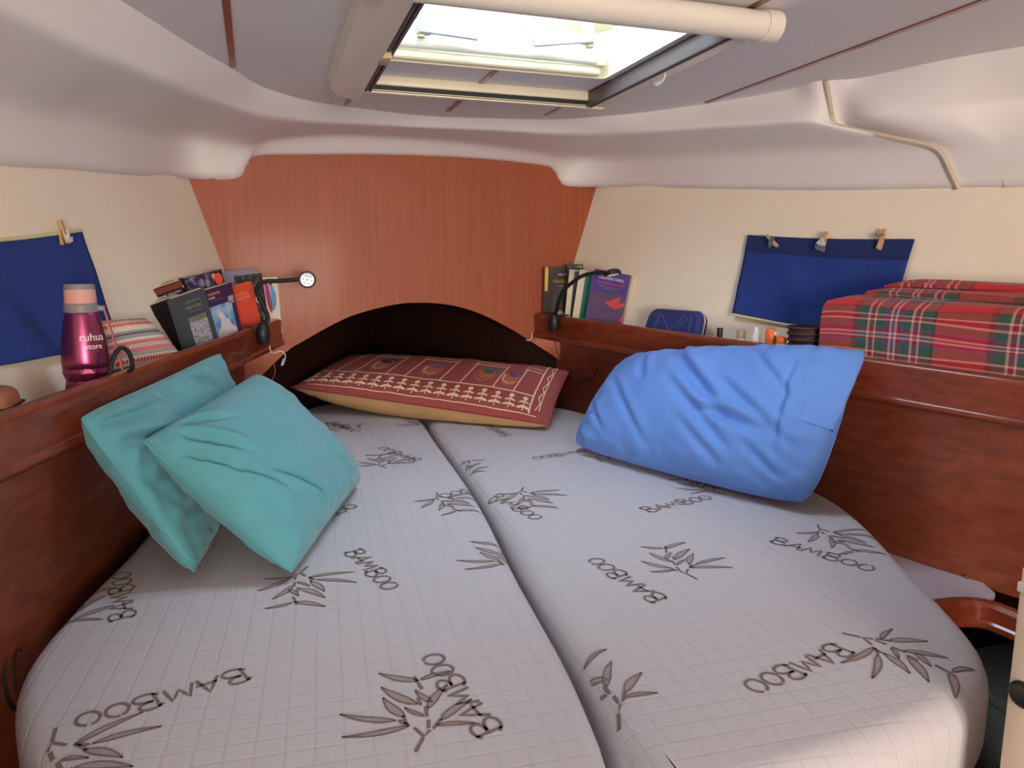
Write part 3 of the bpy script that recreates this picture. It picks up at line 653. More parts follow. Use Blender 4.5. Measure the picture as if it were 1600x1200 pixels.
for base, tip, fl in (((714, 742), (745, 702), 1), ((817, 762), (842, 797), 1), ((1132, 773), (1063, 745), -1), ((985, 703), (935, 714), 1), ((1088, 905), (1036, 850), -1), ((1277, 820), (1342, 862), 1), ((1318, 990), (1480, 1052), -1), ((968, 1126), (890, 1010), 1), ((840, 664), (786, 658), 1)): sprig(MR, base, tip, fl)
for s_, e_ in (((212, 968), (206, 890)), ((392, 1040), (104, 1122)), ((535, 862), (600, 925)), ((789, 1140), (690, 1020)), ((505, 660), (553, 677)), ((665, 720), (600, 697)), ((780, 752), (690, 772)), ((462, 832), (558, 793)), ((150, 1290), (20, 1190))): bamboo(ML, s_, e_)
bamboo(MR, (760, 775), (832, 813), 1)
for s_, e_ in ( ((808, 684), (759, 660)), ((910, 702), (834, 714)), ((1007, 803), (1122, 778)), ((1053, 940), (932, 868)), ((1205, 848), (1352, 892)), ((1306, 1002), (1150, 1070)), ((925, 1300), (952, 1140))): bamboo(MR, s_, e_)
# ---- berth base under the mattresses
def base_outline():
    P = [p for p in left_out[4:]]+[(-0.1, 0.60)]+[p for p in right_out[::-1][:-4]]
    return P
bo = [Vector((p[0]*0.985, p[1]+0.018)) for p in base_outline()]
root = tag(empty('berth_base', (0, 1.5, -0.1)), 'mahogany berth base supporting both mattresses', 'bed base'); inv = Matrix.Translation((0, -1.5, 0.1))
wall_pts = catmull([(p.x, p.y, 0) for p in bo], 4); b = MB(); V = []; Fc = []
front = [p for p in wall_pts]
for p in front: V += [(p.x, p.y, -0.1), (p.x, p.y, 0.505)]
cen = Vector((0, 1.6, 0))
for p in front:
    q = p+(cen-p).normalized()*0.02; V += [(q.x, q.y, -0.1), (q.x, q.y, 0.505)]
n = len(front)
for i in range(n-1): a = 2*i; Fc += [(a, a+1, a+3, a+2), (2*n+a, 2*n+a+2, 2*n+a+3, 2*n+a+1), (a+1, 2*n+a+1, 2*n+a+3, a+3)]
b.add(V, Fc); o = b.obj('front_panel', 'wood_rail', None); o.parent = root; o.matrix_parent_inverse = inv
b = MB(); poly = [(p.x, p.y) for p in front]+[(0.64, 2.62), (0.42, 2.97), (0.2, 3.14), (-0.2, 3.14), (-0.42, 2.97)]
# board reaches out to the right side panel behind the mattress corner
poly_r = [(x, y) for x, y in poly]
m = len(poly_r); V = [(x, y, 0.493) for x, y in poly_r]+[(x, y, 0.506) for x, y in poly_r]
b.add(V, [tuple(range(m))[::-1], tuple(range(m, 2*m))]+[(i, (i+1) % m, (i+1) % m+m, i+m) for i in range(m)]); o = b.obj('bunk_board', 'lilac_board', None, smooth=False); o.parent = root; o.matrix_parent_inverse = inv
# pale side board and curved lip between berth and right panel
b = MB(); tri = [(0.665, 1.05), (0.80, 1.05), (0.85, 1.04), (0.915, 1.07), (0.94, 1.12), (0.885, 1.29), (0.83, 1.5), (0.80, 1.5), (0.755, 1.25)]
m = len(tri); b.add([(x, y, 0.507) for x, y in tri]+[(x, y, 0.519) for x, y in tri], [tuple(range(m))[::-1], tuple(range(m, 2*m))]+[(i, (i+1) % m, (i+1) % m+m, i+m) for i in range(m)])
lk = tag(empty('locker_top', (0.75, 1.05, 0.5)), 'pale lilac locker top with curved mahogany lip beside the berth', 'locker'); linv = Matrix.Translation((-0.75, -1.05, -0.5))
o = b.obj('board', 'lilac_board', None, smooth=False); o.parent = lk; o.matrix_parent_inverse = linv
lip = catmull([(0.675, 1.050, 0.54), (0.73, 1.048, 0.54), (0.79, 1.040, 0.54), (0.826, 1.018, 0.54), (0.838, 0.97, 0.54), (0.842, 0.90, 0.54), (0.85, 0.70, 0.54), (0.86, 0.40, 0.54)], 5)
fr = []
for i, p in enumerate(lip):
    t = (lip[min(i+1, len(lip)-1)]-lip[max(i-1, 0)]).normalized(); fr.append((Vector((-t.y, t.x, 0)), Vector((0, 0, 1))))
b = MB(); b.sweep(lip, fr, [(-0.014, -0.055), (-0.016, -0.05), (-0.016, -0.042), (-0.012, -0.038), (-0.012, -0.010), (-0.006, -0.002), (0.006, 0), (0.016, -0.004), (0.022, -0.012), (0.022, -0.055)])
o = b.obj('lip', 'wood_rail', None); o.parent = lk; o.matrix_parent_inverse = linv

# ---- cream door edge with its latch
dq = onY(1597, 886, 0.585); dr = tag(empty('cabin_door', (dq.x+0.14, 0.567, -0.1)), 'cream cabin door edge with a round dark latch', 'door'); dinv = Matrix.Translation((-(dq.x+0.14), -0.567, 0.1))
b = MB(); b.box((dq.x, 0.548, -0.1), (dq.x+0.30, 0.585, dq.z), bev=0.002); o = b.obj('door_leaf', 'door_cream', None); o.parent = dr; o.matrix_parent_inverse = dinv
lp = onP(1598, 1085, (dq.x, 0.566, 0.6), (1, 0, 0)); b = MB(); b.lathe([(0, 0), (0.016, 0), (0.016, 0.003), (0.012, 0.006), (0.006, 0.004), (0, 0.004)], 20, frame((dq.x, lp.y, lp.z), (0, 1, 0), (-1, 0, 0))); o = b.obj('latch', 'bronze', None); o.parent = dr; o.matrix_parent_inverse = dinv
b = MB(); b.box((dq.x-0.002, 0.546, dq.z-0.03), (dq.x+0.02, 0.587, dq.z-0.018), bev=0.001); o = b.obj('edge_strip', 'hatch_white', None); o.parent = dr; o.matrix_parent_inverse = dinv
# things in the dark on the sole
cr_ = tag(empty('storage_crate', (1.07, 1.10, -0.1)), 'dim grey lidded crate inside the locker under the right panel', 'crate')
b = MB(); b.box((-0.13, -0.12, 0), (0.13, 0.12, 0.36), bev=0.012); o = b.obj('crate_body', 'crate_grey', cr_)
for k in range(3): b = MB(); b.box((-0.10+k*0.07, -0.125, 0.06), (-0.05+k*0.07, -0.119, 0.30), bev=0.003); b.obj('crate_rib', 'crate_grey', o)
b = MB(); b.box((-0.138, -0.128, 0.36), (0.138, 0.128, 0.385), bev=0.006); b.obj('crate_lid', 'crate_grey', cr_)
bg_ = tag(empty('plastic_bag', (0.872, 0.96, -0.1)), 'crumpled teal plastic bag in the dark locker', 'bag')
def lump(rx, ry, h, seed, n=22, m=12):
    V = []; Fc = []
    for i in range(m+1):
        t = i/m; rad = math.sin(PI*(0.12+0.80*t))**0.7
        for j in range(n):
            a = 2*PI*j/n; k = 1+0.22*mnoise.noise(Vector((math.cos(a)*1.7, math.sin(a)*1.7, t*3+seed))); V.append((rx*rad*k*math.cos(a), ry*rad*k*math.sin(a), h*t))
    for i in range(m):
        for j in range(n): Fc.append((i*n+j, i*n+(j+1) % n, (i+1)*n+(j+1) % n, (i+1)*n+j))
    Fc += [tuple(range(n))[::-1], tuple(m*n+j for j in range(n))]; b = MB(); b.add(V, Fc); return b
lump(0.045, 0.06, 0.30, 1).obj('bag_body', 'teal_plastic', bg_, sharp=None)
b = MB(); b.tube(catmull([(-0.02, 0, 0.29), (-0.022, 0.004, 0.33), (0.0, 0.006, 0.35), (0.02, 0.004, 0.33), (0.02, 0, 0.29)], 5), 0.004, 6); b.obj('bag_handle', 'teal_plastic', bg_)
# cable coil in the gap beside the left foot of the berth
cc = onP(24, 1062, (-0.905, 1.1, 0.5), (1, 0, 0)); pth = []
for i in range(37): a = 2*PI*i/24; pth.append(cc+Vector((0.012*(i/24-0.7), 0.034*math.cos(a), 0.045*math.sin(a))))
b = MB(); b.tube(pth, 0.002, 6); tag(b.obj('coiled_cable', 'black_rubber'), 'small coil of black cable in the gap at the left foot of the berth', 'cable')

# ================================================================== CUSHIONS AND PILLOWS
def clamp_soft(p, side=0):
    """keep soft goods above the mattress and inboard of the shelf rail"""
    p = p.copy(); p.z = max(p.z, 0.650)
    if side:
        rz = rail_z(p.y)
        if p.z < rz+0.004:
            lim = abs(rail_x(side, p.y))-0.010 if p.z > rz-0.115 else abs(rail_x(side, p.y))+0.02
            if p.x*side > lim: p.x = side*lim
    return p
class Pillow:
    def __init__(s, c, tf, tb, pinch=0.05, exp=2.6, q=0.55, n=56, wr=0.004, wscale=9.0, folds=(), seed=0, side=0, squash=(1, 1), clamp=True, corner=0.0):
        s.c = [Vector(p) for p in c]; s.tf, s.tb, s.pinch, s.exp, s.q, s.n, s.wr, s.ws, s.folds, s.side, s.clamp, s.corner = tf, tb, pinch, exp, q, n, wr, wscale, folds, side, clamp, corner
        N_ = (s.c[1]-s.c[0]+s.c[2]-s.c[3]).cross(s.c[3]-s.c[0]+s.c[2]-s.c[1]).normalized()
        if N_.dot(CAM-s.c[0]) < 0: N_ = -N_
        s.N = N_; s.cen = sum(s.c, Vector())/4; s.off = Vector((seed*3.7, seed*1.3, seed*2.1)); s.lw = ((s.c[1]-s.c[0]).length, (s.c[3]-s.c[0]).length)
    def mid(s, u, v):
        c = s.c; P = (c[0]*(1-u)+c[1]*u)*(1-v)+(c[3]*(1-u)+c[2]*u)*v
        a, b_ = 2*u-1, 2*v-1
        f = s.pinch*((1-a*a)*abs(b_)**3*1.0); g = s.pinch*((1-b_*b_)*abs(a)**3)
        U = (c[1]-c[0]).lerp(c[2]-c[3], v); W = (c[3]-c[0]).lerp(c[2]-c[1], u)
        P = P-U*(0.5*a*g*1.0)-W*(0.5*b_*f)
        if s.corner: r2 = (abs(a)*abs(b_))**6; P = P+(s.cen-P)*s.corner*r2
        return P
    def h(s, u, v):
        a, b_ = abs(2*u-1), abs(2*v-1)
        return (max(0, 1-a**s.exp)*max(0, 1-b_**s.exp))**s.q
    def pt(s, u, v, sgn, lift=0.0):
        P = s.mid(u, v); hh = s.h(u, v); t = s.tf if sgn > 0 else s.tb
        x, y = u*s.lw[0], v*s.lw[1]; d = 0
        if s.wr:
            q_ = Vector((x*s.ws, y*s.ws*0.55, sgn*4.0))+s.off
            d += s.wr*(mnoise.noise(q_)+0.5*mnoise.noise(q_*2.3))*min(1, hh*2.2+0.12)
            e = min(u, 1-u, v, 1-v)          # gathered edges
            d += s.wr*0.9*mnoise.noise(Vector((x*34, y*34, sgn*2))+s.off)*math.exp(-((e-0.07)/0.055)**2)
        if sgn > 0:
            for (u0, v0, u1, v1, amp, wd) in s.folds:
                ax, ay = u0*s.lw[0], v0*s.lw[1]; bx, by = u1*s.lw[0], v1*s.lw[1]; L2 = (bx-ax)**2+(by-ay)**2
                t_ = ((x-ax)*(bx-ax)+(y-ay)*(by-ay))/L2; tc = min(1, max(0, t_)); dx, dy = x-(ax+(bx-ax)*tc), y-(ay+(by-ay)*tc); dd = math.hypot(dx, dy)
                sd = ((bx-ax)*dy-(by-ay)*dx)
                tp = math.sin(PI*min(0.98, max(0.02, tc)))**0.6
                d += amp*tp*(-math.exp(-(dd/wd)**2)+0.7*math.exp(-((dd-1.6*wd)/(1.1*wd))**2)*(1 if sd > 0 else 0.2))
        P = P+s.N*sgn*(t*hh+d*(1 if hh > 0.02 else 0.3)+lift)
        return clamp_soft(P, s.side) if s.clamp else P
    def mesh(s, name, mat, parent, inv, sides=(1, -1), uv=False):
        n = s.n; V = []; Fc = []; UV = []
        for sg in sides:
            k = len(V)
            for i in range(n+1):
                for j in range(n+1):
                    u = 0.5-0.5*math.cos(PI*i/n)*(0.25)-0.5*0.75*(1-2*i/n); v = 0.5-0.5*math.cos(PI*j/n)*(0.25)-0.5*0.75*(1-2*j/n)
                    V.append(s.pt(u, v, sg)); UV.append((u, v))
            for i in range(n):
                for j in range(n):
                    a = k+i*(n+1)+j; f = (a, a+n+1, a+n+2, a+1); Fc.append(f if sg > 0 else f[::-1])
        b = MB(); b.add(V, Fc); me_o = mesh_obj(name, b.V, b.F, mat, None, True, UV if uv else None)
        bm = bmesh.new(); bm.from_mesh(me_o.data); bmesh.ops.remove_doubles(bm, verts=bm.verts, dist=0.0004)
        if len(sides) == 2: bmesh.ops.recalc_face_normals(bm, faces=bm.faces)
        bm.to_mesh(me_o.data); bm.free()
        me_o.parent = parent; me_o.matrix_parent_inverse = inv
        return me_o
    def edge(s, name, mat, parent, inv, r=0.0022, sides='uUvV', inset_=0.0):
        pts = []; m = 60
        seq = [(i/m, 0) for i in range(m)]+[(1, i/m) for i in range(m)]+[(1-i/m, 1) for i in range(m)]+[(0, 1-i/m) for i in range(m+1)]
        path = [s.pt(min(1-inset_, max(inset_, u)), min(1-inset_, max(inset_, v)), 1) for u, v in seq]
        P = [path[0]]
        for p in path[1:]:
            if (p-P[-1]).length > 0.003: P.append(p)
        b = MB(); b.tube(P, r, 6); o = b.obj(name, mat, None); o.parent = parent; o.matrix_parent_inverse = inv; return o
    def ribbon(s, mb, uvs, wd, lift=0.0012):
        Q = [Vector(uvs[0])]
        for a, b_ in zip(uvs, uvs[1:]):
            a, b_ = Vector(a), Vector(b_); k = max(1, int(math.hypot((b_.x-a.x)*s.lw[0], (b_.y-a.y)*s.lw[1])/0.012))
            for i in range(1, k+1): Q.append(a.lerp(b_, i/k))
        V = []; Fc = []
        for i, p in enumerate(Q):
            t = Q[min(i+1, len(Q)-1)]-Q[max(0, i-1)]; t = Vector((t.x*s.lw[0], t.y*s.lw[1])); t.normalize(); n = Vector((-t.y/s.lw[0], t.x/s.lw[1]))*wd/2
            V += [s.pt(*(p+n), 1, lift), s.pt(*(p-n), 1, lift)]
        for i in range(len(Q)-1): Fc.append((2*i, 2*i+1, 2*i+3, 2*i+2))
        mb.add(V, Fc)
    def patch(s, mb, uvs, lift=0.001):          # filled flat shape as a fan round its middle
        c = Vector((sum(p[0] for p in uvs)/len(uvs), sum(p[1] for p in uvs)/len(uvs))); n = len(uvs)
        V = [s.pt(c.x, c.y, 1, lift)]+[s.pt(*Vector(p).lerp(c, 0.5), 1, lift) for p in uvs]+[s.pt(p[0], p[1], 1, lift) for p in uvs]
        Fc = [(0, 1+i, 1+(i+1) % n) for i in range(n)]+[(1+i, 1+n+i, 1+n+(i+1) % n, 1+(i+1) % n) for i in range(n)]
        mb.add(V, Fc)
def thing_at(name, loc, label, cat, group=None):
    r = tag(empty(name, loc), label, cat, group); return r, Matrix.Translation(-Vector(loc))
def low(c): return (sum(p.x for p in c)/4, sum(p.y for p in c)/4, 0.65)
# blue pillow
c = [onZ(893, 695, 0.665), onZ(1262, 792, 0.665), onY(1340, 543, 1.36), onY(985, 556, 2.10)]
r, inv = thing_at('pillow', low(c), 'crumpled sky-blue pillow leaning on the right shelf rail', 'pillow')
P = Pillow(c, 0.105, 0.06, pinch=-0.035, corner=0.05, exp=2.6, q=0.5, n=90, wr=0.011, wscale=7, seed=3, side=1,
           folds=((0.30, 0.98, 0.68, 0.42, 0.0216, 0.016), (0.56, 0.42, 0.86, 0.34, 0.0175, 0.013), (0.12, 0.62, 0.42, 0.10, 0.0108, 0.012), (0.42, 0.62, 0.76, 0.16, 0.0135, 0.014), (0.62, 0.66, 0.92, 0.30, 0.0121, 0.012), (0.20, 0.86, 0.30, 0.60, 0.0121, 0.012), (0.70, 0.90, 0.90, 0.55, 0.0095, 0.010), (0.05, 0.40, 0.2, 0.14, 0.0095, 0.01), (0.86, 0.86, 0.88, 0.2, 0.0108, 0.008), (0.55, 0.3, 0.75, 0.05, 0.0108, 0.012), (0.78, 0.25, 0.93, 0.08, 0.0108, 0.01)))
P.mesh('pillowcase', 'blue', r, inv); P.edge('seam', 'blue', r, inv, 0.002)
# pillowcase flap folding over the rail
b = MB(); f0 = [P.pt(0.93+0.03*0, v, 1) for v in [0.45+0.55*i/16 for i in range(17)]]; V = []; Fc = []
for i in range(17):
    v = 0.45+0.55*i/16; e = P.pt(0.99, v, 1); o_ = (c[1]-c[0]).normalized()*(0.012+0.03*(i/16)); V += [P.pt(0.93, v, 1, 0.001), e+P.N*0.008, e+o_+P.N*(0.004+0.004*math.sin(i*1.3)), e+o_-P.N*0.003, P.pt(0.93, v, -1)]
for i in range(16):
    for j in range(4): a = i*5+j; Fc.append((a, a+1, a+6, a+5))
b.add(V, Fc); o = b.obj('pillowcase_flap', 'blue', None, sharp=None); o.parent = r; o.matrix_parent_inverse = inv
# teal cushions
cL = [onZ(303, 902, 0.665), onZ(385, 725, 0.672), onY(346, 549, 1.95), onY(119, 652, 1.38)]
r, inv = thing_at('cushion', low(cL), 'teal cushion propped directly against the left shelf rail, behind its twin', 'cushion')
P = Pillow(cL, 0.045, 0.075, corner=0.04, pinch=0.03, exp=2.6, q=0.5, n=64, wr=0.009, wscale=8, seed=5, side=-1, folds=((0.03, 0.8, 0.35, 0.66, 0.017, 0.012), (0.1, 0.3, 0.5, 0.22, 0.0153, 0.012), (0.05, 0.55, 0.4, 0.5, 0.0119, 0.012), (0.02, 0.92, 0.3, 0.88, 0.0136, 0.010), (0.6, 0.95, 0.75, 0.8, 0.0136, 0.01)))
P.mesh('cushion_cover', 'teal', r, inv); P.edge('seam', 'teal', r, inv)
cR = [onZ(456, 899, 0.662), onZ(566, 747, 0.668), onY(402, 582, 1.86), onY(219, 690, 1.40)]
r, inv = thing_at('cushion', low(cR), 'plump teal cushion lying in front of the other teal one', 'cushion')
P = Pillow(cR, 0.08, 0.065, corner=0.03, pinch=0.03, exp=2.7, q=0.5, n=72, wr=0.008, wscale=7, seed=9, side=-1, folds=((0.22, 0.30, 0.05, 0.72, 0.0153, 0.010), (0.40, 0.10, 0.20, 0.48, 0.017, 0.010), (0.08, 0.92, 0.22, 0.6, 0.0204, 0.010), (0.02, 0.85, 0.12, 0.6, 0.017, 0.008), (0.75, 0.03, 0.68, 0.25, 0.0102, 0.010), (0.5, 0.03, 0.5, 0.2, 0.0102, 0.010), (0.14, 0.96, 0.33, 0.82, 0.0153, 0.009)))
P.mesh('cushion_cover', 'teal', r, inv); P.edge('seam', 'teal', r, inv)
# embroidered cushion
c = [onY(456, 605, 2.86), onZ(859, 664, 0.668), onY(890, 580, 2.70), onY(545, 556, 3.16)]
r, inv = thing_at('embroidered_cushion', low(c), 'brick-red embroidered cushion with beige underside lying before the arch', 'cushion')
P = Pillow(c, 0.055, 0.11, pinch=0.02, exp=3.2, q=0.5, n=64, wr=0.004, wscale=7, seed=2, folds=())
P.mesh('top_panel', 'brick_red', r, inv, (1,)); P.mesh('back_panel', 'beige', r, inv, (-1,)); P.edge('piping', 'brick_dark', r, inv, 0.0025)
def child(mb, name, mat): o = mb.obj(name, mat, None, fixn=False, sharp=None); o.parent = r; o.matrix_parent_inverse = inv; return o
b = MB()
P.ribbon(b, [(0.06, 0.28), (0.92, 0.28)], 0.007); P.ribbon(b, [(0.92, 0.05), (0.92, 0.97)], 0.006)
xs = [0.12, 0.20, 0.33, 0.41, 0.55, 0.63, 0.76, 0.84]
for x in xs: P.ribbon(b, [(x, 0.28), (x+0.01, 0.76)], 0.005)
for a, e in ((0.20, 0.33), (0.41, 0.55), (0.63, 0.76), (0.12, 0.13), (0.84, 0.90)): P.ribbon(b, [(a, 0.72), (e+0.01, 0.72)], 0.006); P.ribbon(b, [(a, 0.79), (e+0.01, 0.79)], 0.005)
P.ribbon(b, [(0.955, 0.1), (0.955, 0.95)], 0.004)
child(b, 'lattice_stitching', 'ecru_thread')
def ell(cx, cy, ru, rv, a=0, n=14): return [(cx+ru*math.cos(2*PI*i/n)*math.cos(a)-rv*math.sin(2*PI*i/n)*math.sin(a), cy+rv*math.sin(2*PI*i/n)*math.cos(a)+ru*math.cos(2*PI*i/n)*math.sin(a)) for i in range(n)]
for k, (x0, x1, m1) in enumerate(((0.20, 0.33, 'slate_thread'), (0.41, 0.55, 'mauve_thread'), (0.63, 0.76, 'green_thread'), (0.84, 0.92, 'purple_thread'))):
    cx = (x0+x1)/2+0.005
    if k == 3: cx = 0.80; continue
    b = MB(); P.patch(b, ell(cx, 0.50, 0.042, 0.15)); child(b, 'motif_ground', 'orange_cloth')
    b = MB(); P.patch(b, ell(cx+0.004, 0.58, 0.024, 0.055, 0.2), 0.0022); P.patch(b, ell(cx+0.026, 0.635, 0.014, 0.03, 0.5), 0.0022); child(b, 'bird_motif', m1)
    b = MB(); P.ribbon(b, [(cx-0.032, 0.56), (cx-0.026, 0.43), (cx, 0.39), (cx+0.028, 0.43)], 0.004, 0.0022); child(b, 'scallop_stitching', 'purple_thread' if k == 2 else 'ecru_thread')
cx = 0.80
b = MB(); P.patch(b, ell(cx+0.005, 0.50, 0.034, 0.15)); child(b, 'motif_ground', 'orange_cloth')
b = MB(); P.patch(b, ell(cx+0.008, 0.58, 0.02, 0.055, 0.2), 0.0022); P.patch(b, ell(cx+0.028, 0.63, 0.012, 0.03, 0.5), 0.0022); child(b, 'bird_motif', 'purple_thread')
b = MB(); P.ribbon(b, [(cx-0.024, 0.56), (cx-0.02, 0.43), (cx+0.005, 0.39), (cx+0.03, 0.43)], 0.004, 0.0022); child(b, 'scallop_stitching', 'ecru_thread')
for i in range(17):                            # row of little flowers along the border
    x = 0.055+i*0.0525; b = MB(); P.ribbon(b, [(x, 0.06), (x, 0.24)], 0.004)
    for s_ in (-1, 1):
        P.patch(b, ell(x+s_*0.010, 0.10, 0.010, 0.022, s_*0.6, 8)); P.patch(b, ell(x+s_*0.008, 0.16, 0.008, 0.02, s_*0.6, 8))
    P.patch(b, ell(x, 0.215, 0.010, 0.03, 0, 8)); child(b, 'flower_stitching', 'ecru_thread')
b = MB()
for i in range(9): P.ribbon(b, [(0.94+0.012*(i % 2), 0.1+i*0.095), (0.952-0.012*(i % 2), 0.195+i*0.095)], 0.004)
child(b, 'vine_stitching', 'ecru_thread')
P.ribbon(bb := MB(), [(0.05, 0.035), (0.95, 0.035)], 0.003); child(bb, 'border_stitching', 'ecru_thread')

# ================================================================== LEFT SHELF
# striped woven cushion
c = [onY(178, 600, 1.84), onY(287, 568, 2.00), onY(224, 496, 2.00), onY(150, 502, 1.82)]
for p in c[:2]: p.z = shelf_z(p.y)+0.02
r, inv = thing_at('striped_cushion', (c[0].x+0.08, c[0].y+0.05, shelf_z(1.9)), 'small woven cushion with pink, grey and red diamond stripes behind the bottle', 'cushion')
P = Pillow(c, 0.035, 0.03, pinch=0.02, exp=3, q=0.5, n=40, wr=0.003, wscale=10, seed=4, clamp=False)
P.mesh('woven_cover', 'woven_stripes', r, inv, (1, -1), uv=True)
for v in (0.13, 0.84):
    b = MB()
    for i in range(22):
        u = 0.035+i*0.044; P.patch(b, [(u-0.021, v), (u, v-0.055), (u+0.021, v), (u, v+0.055)], 0.0006)
    tag(child(b, 'diamond_band', 'c_orange'), 'band of small red diamonds', kind='stuff')
b = MB()
for i in range(26): u = 0.03+i*0.037; P.patch(b, [(u-0.008, 0.385), (u+0.004, 0.375), (u+0.008, 0.40), (u-0.004, 0.41)], 0.0006)
tag(child(b, 'dot_band', 'c_black'), 'row of tiny black dashes', kind='stuff')
# bottle
bY = 1.64; bp_ = onY(134, 560, bY); bz = shelf_z(bY); top = onY(117, 444, bY).z; H = top-bz
r, inv = thing_at('water_bottle', (bp_.x, bY, bz), 'metallic pink-purple faceted bottle with a salmon cap on the left shelf', 'bottle')
R = 0.0425
def lp_(mb, name, mat, sharp=35): o = mb.obj(name, mat, r, sharp=sharp); return o
b = MB(); n = 12; SH = 0.268-H; FS = (0.112-SH)/0.112; rows = [(z*FS, rr) for z, rr in [(0.0, 0.036), (0.010, 0.039), (0.036, 0.0415), (0.062, 0.0375), (0.088, R+0.001), (0.112, R-0.001)]]; V = []; Fc = []
for k, (z, rr) in enumerate(rows):
    for j in range(n): a = 2*PI*(j+(0.5 if k % 2 else 0))/n; rj = rr*(1.0 if j % 2 else 0.985); V.append((rj*math.cos(a), rj*math.sin(a), z))
for k in range(len(rows)-1):
    for j in range(n):
        if k % 2 == 0: Fc += [(k*n+j, k*n+(j+1) % n, (k+1)*n+j), ((k+1)*n+j, k*n+(j+1) % n, (k+1)*n+(j+1) % n)]
        else: Fc += [(k*n+j, (k+1)*n+(j+1) % n, (k+1)*n+j), (k*n+j, k*n+(j+1) % n, (k+1)*n+(j+1) % n)]
Fc.append(tuple(range(n))[::-1]); b.add(V, Fc); o = b.obj('faceted_base', 'bottle_metal', r, smooth=False)
b = MB(); b.lathe([(R*0.985, 0.105-SH), (R, 0.118-SH), (0.041, 0.14-SH), (0.038, 0.165-SH), (0.034, 0.19-SH), (0.0295, 0.210-SH), (0.028, H-0.052)], 32); lp_(b, 'body', 'bottle_metal', None)
b = MB(); b.lathe([(0.027, H-0.056), (0.0305, H-0.054), (0.0305, H-0.040), (0.0285, H-0.038)], 28); co = lp_(b, 'collar', 'bottle_grey')
b = MB(); b.box((0.022, -0.008, H-0.053), (0.042, 0.008, H-0.042), bev=0.003); b.obj('strap_lug', 'bottle_grey', co)
b = MB(); b.lathe([(0.027, H-0.038), (0.0285, H-0.036), (0.0275, H-0.012), (0.0272, H-0.010)], 28); cp = lp_(b, 'cap', 'bottle_silicone')
b = MB(); b.lathe([(0.0272, H-0.011), (0.0275, H-0.004), (0.026, H), (0.0, H)], 28); b.obj('cap_rim', 'bottle_grey', cp)
b = MB(); pth = catmull([(0.040, 0.0, H-0.047), (0.048, 0.004, H-0.09), (0.056, 0.006, H-0.13), (0.062, 0.008, H-0.17), (0.058, 0.01, 0.006)], 5); b.sweep(pth, [(Vector((1, 0, 0)), Vector((0, 1, 0)))]*len(pth), [(-0.0012, -0.006), (0.0012, -0.006), (0.0012, 0.006), (-0.0012, 0.006)]); lp_(b, 'strap', 'strap_pink')
vd = Vector((CAM.x-bp_.x, CAM.y-bY, 0)).normalized(); a0 = math.atan2(vd.y, vd.x)
b = MB()
for txt, h_, z0, sq in (('ruhua', 0.015, 0.160, 1.0), ('store', 0.0105, 0.144, 1.0)):
    V, Fc = text_geo(txt, h_, sq, 0.01); w_ = text_width(V); x0 = min(v[0] for v in V)
    def cyl(v): an = a0+((v[0]-x0)-w_/2+0.016)/0.040; z = z0+v[1]; rr = np.interp(z, [0.118, 0.14, 0.165, 0.19], [R, 0.041, 0.038, 0.034])+0.0012; return (rr*math.cos(an), rr*math.sin(an), z-SH)
    b.add([cyl(v) for v in V], Fc)
b.obj('lettering', 'silver_print', r, smooth=False, fixn=False)
# looped black cable
pth = catmull([onY(168, 610, 1.60), onY(170, 592, 1.60), onY(176, 562, 1.60), onY(188, 544, 1.61), onY(201, 550, 1.62), onY(207, 574, 1.63), onY(198, 583, 1.64), onY(190, 592, 1.66), onY(182, 602, 1.68)], 6)
b = MB(); b.tube(pth, 0.0045, 8); tag(b.obj('charging_cable', 'black_rubber'), 'short loop of thick black cable beside the metal bottle', 'cable')
# brown case
lc = onY(-14, 606, 1.33); ch = lc.z-shelf_z(1.33); b = MB(); b.box((-0.03, -0.05, 0), (0.03, 0.05, ch), bev=0.022)
r = empty('leather_case', (lc.x, 1.33, shelf_z(1.33))); b.obj('case_body', 'brown_leather', r); b = MB(); b.box((-0.031, -0.051, ch*0.6), (0.031, 0.051, ch*0.6+0.005), bev=0.002); b.obj('case_zip', 'c_ink', r); tag(r, 'rounded brown leather case at the end of the left shelf', 'case')

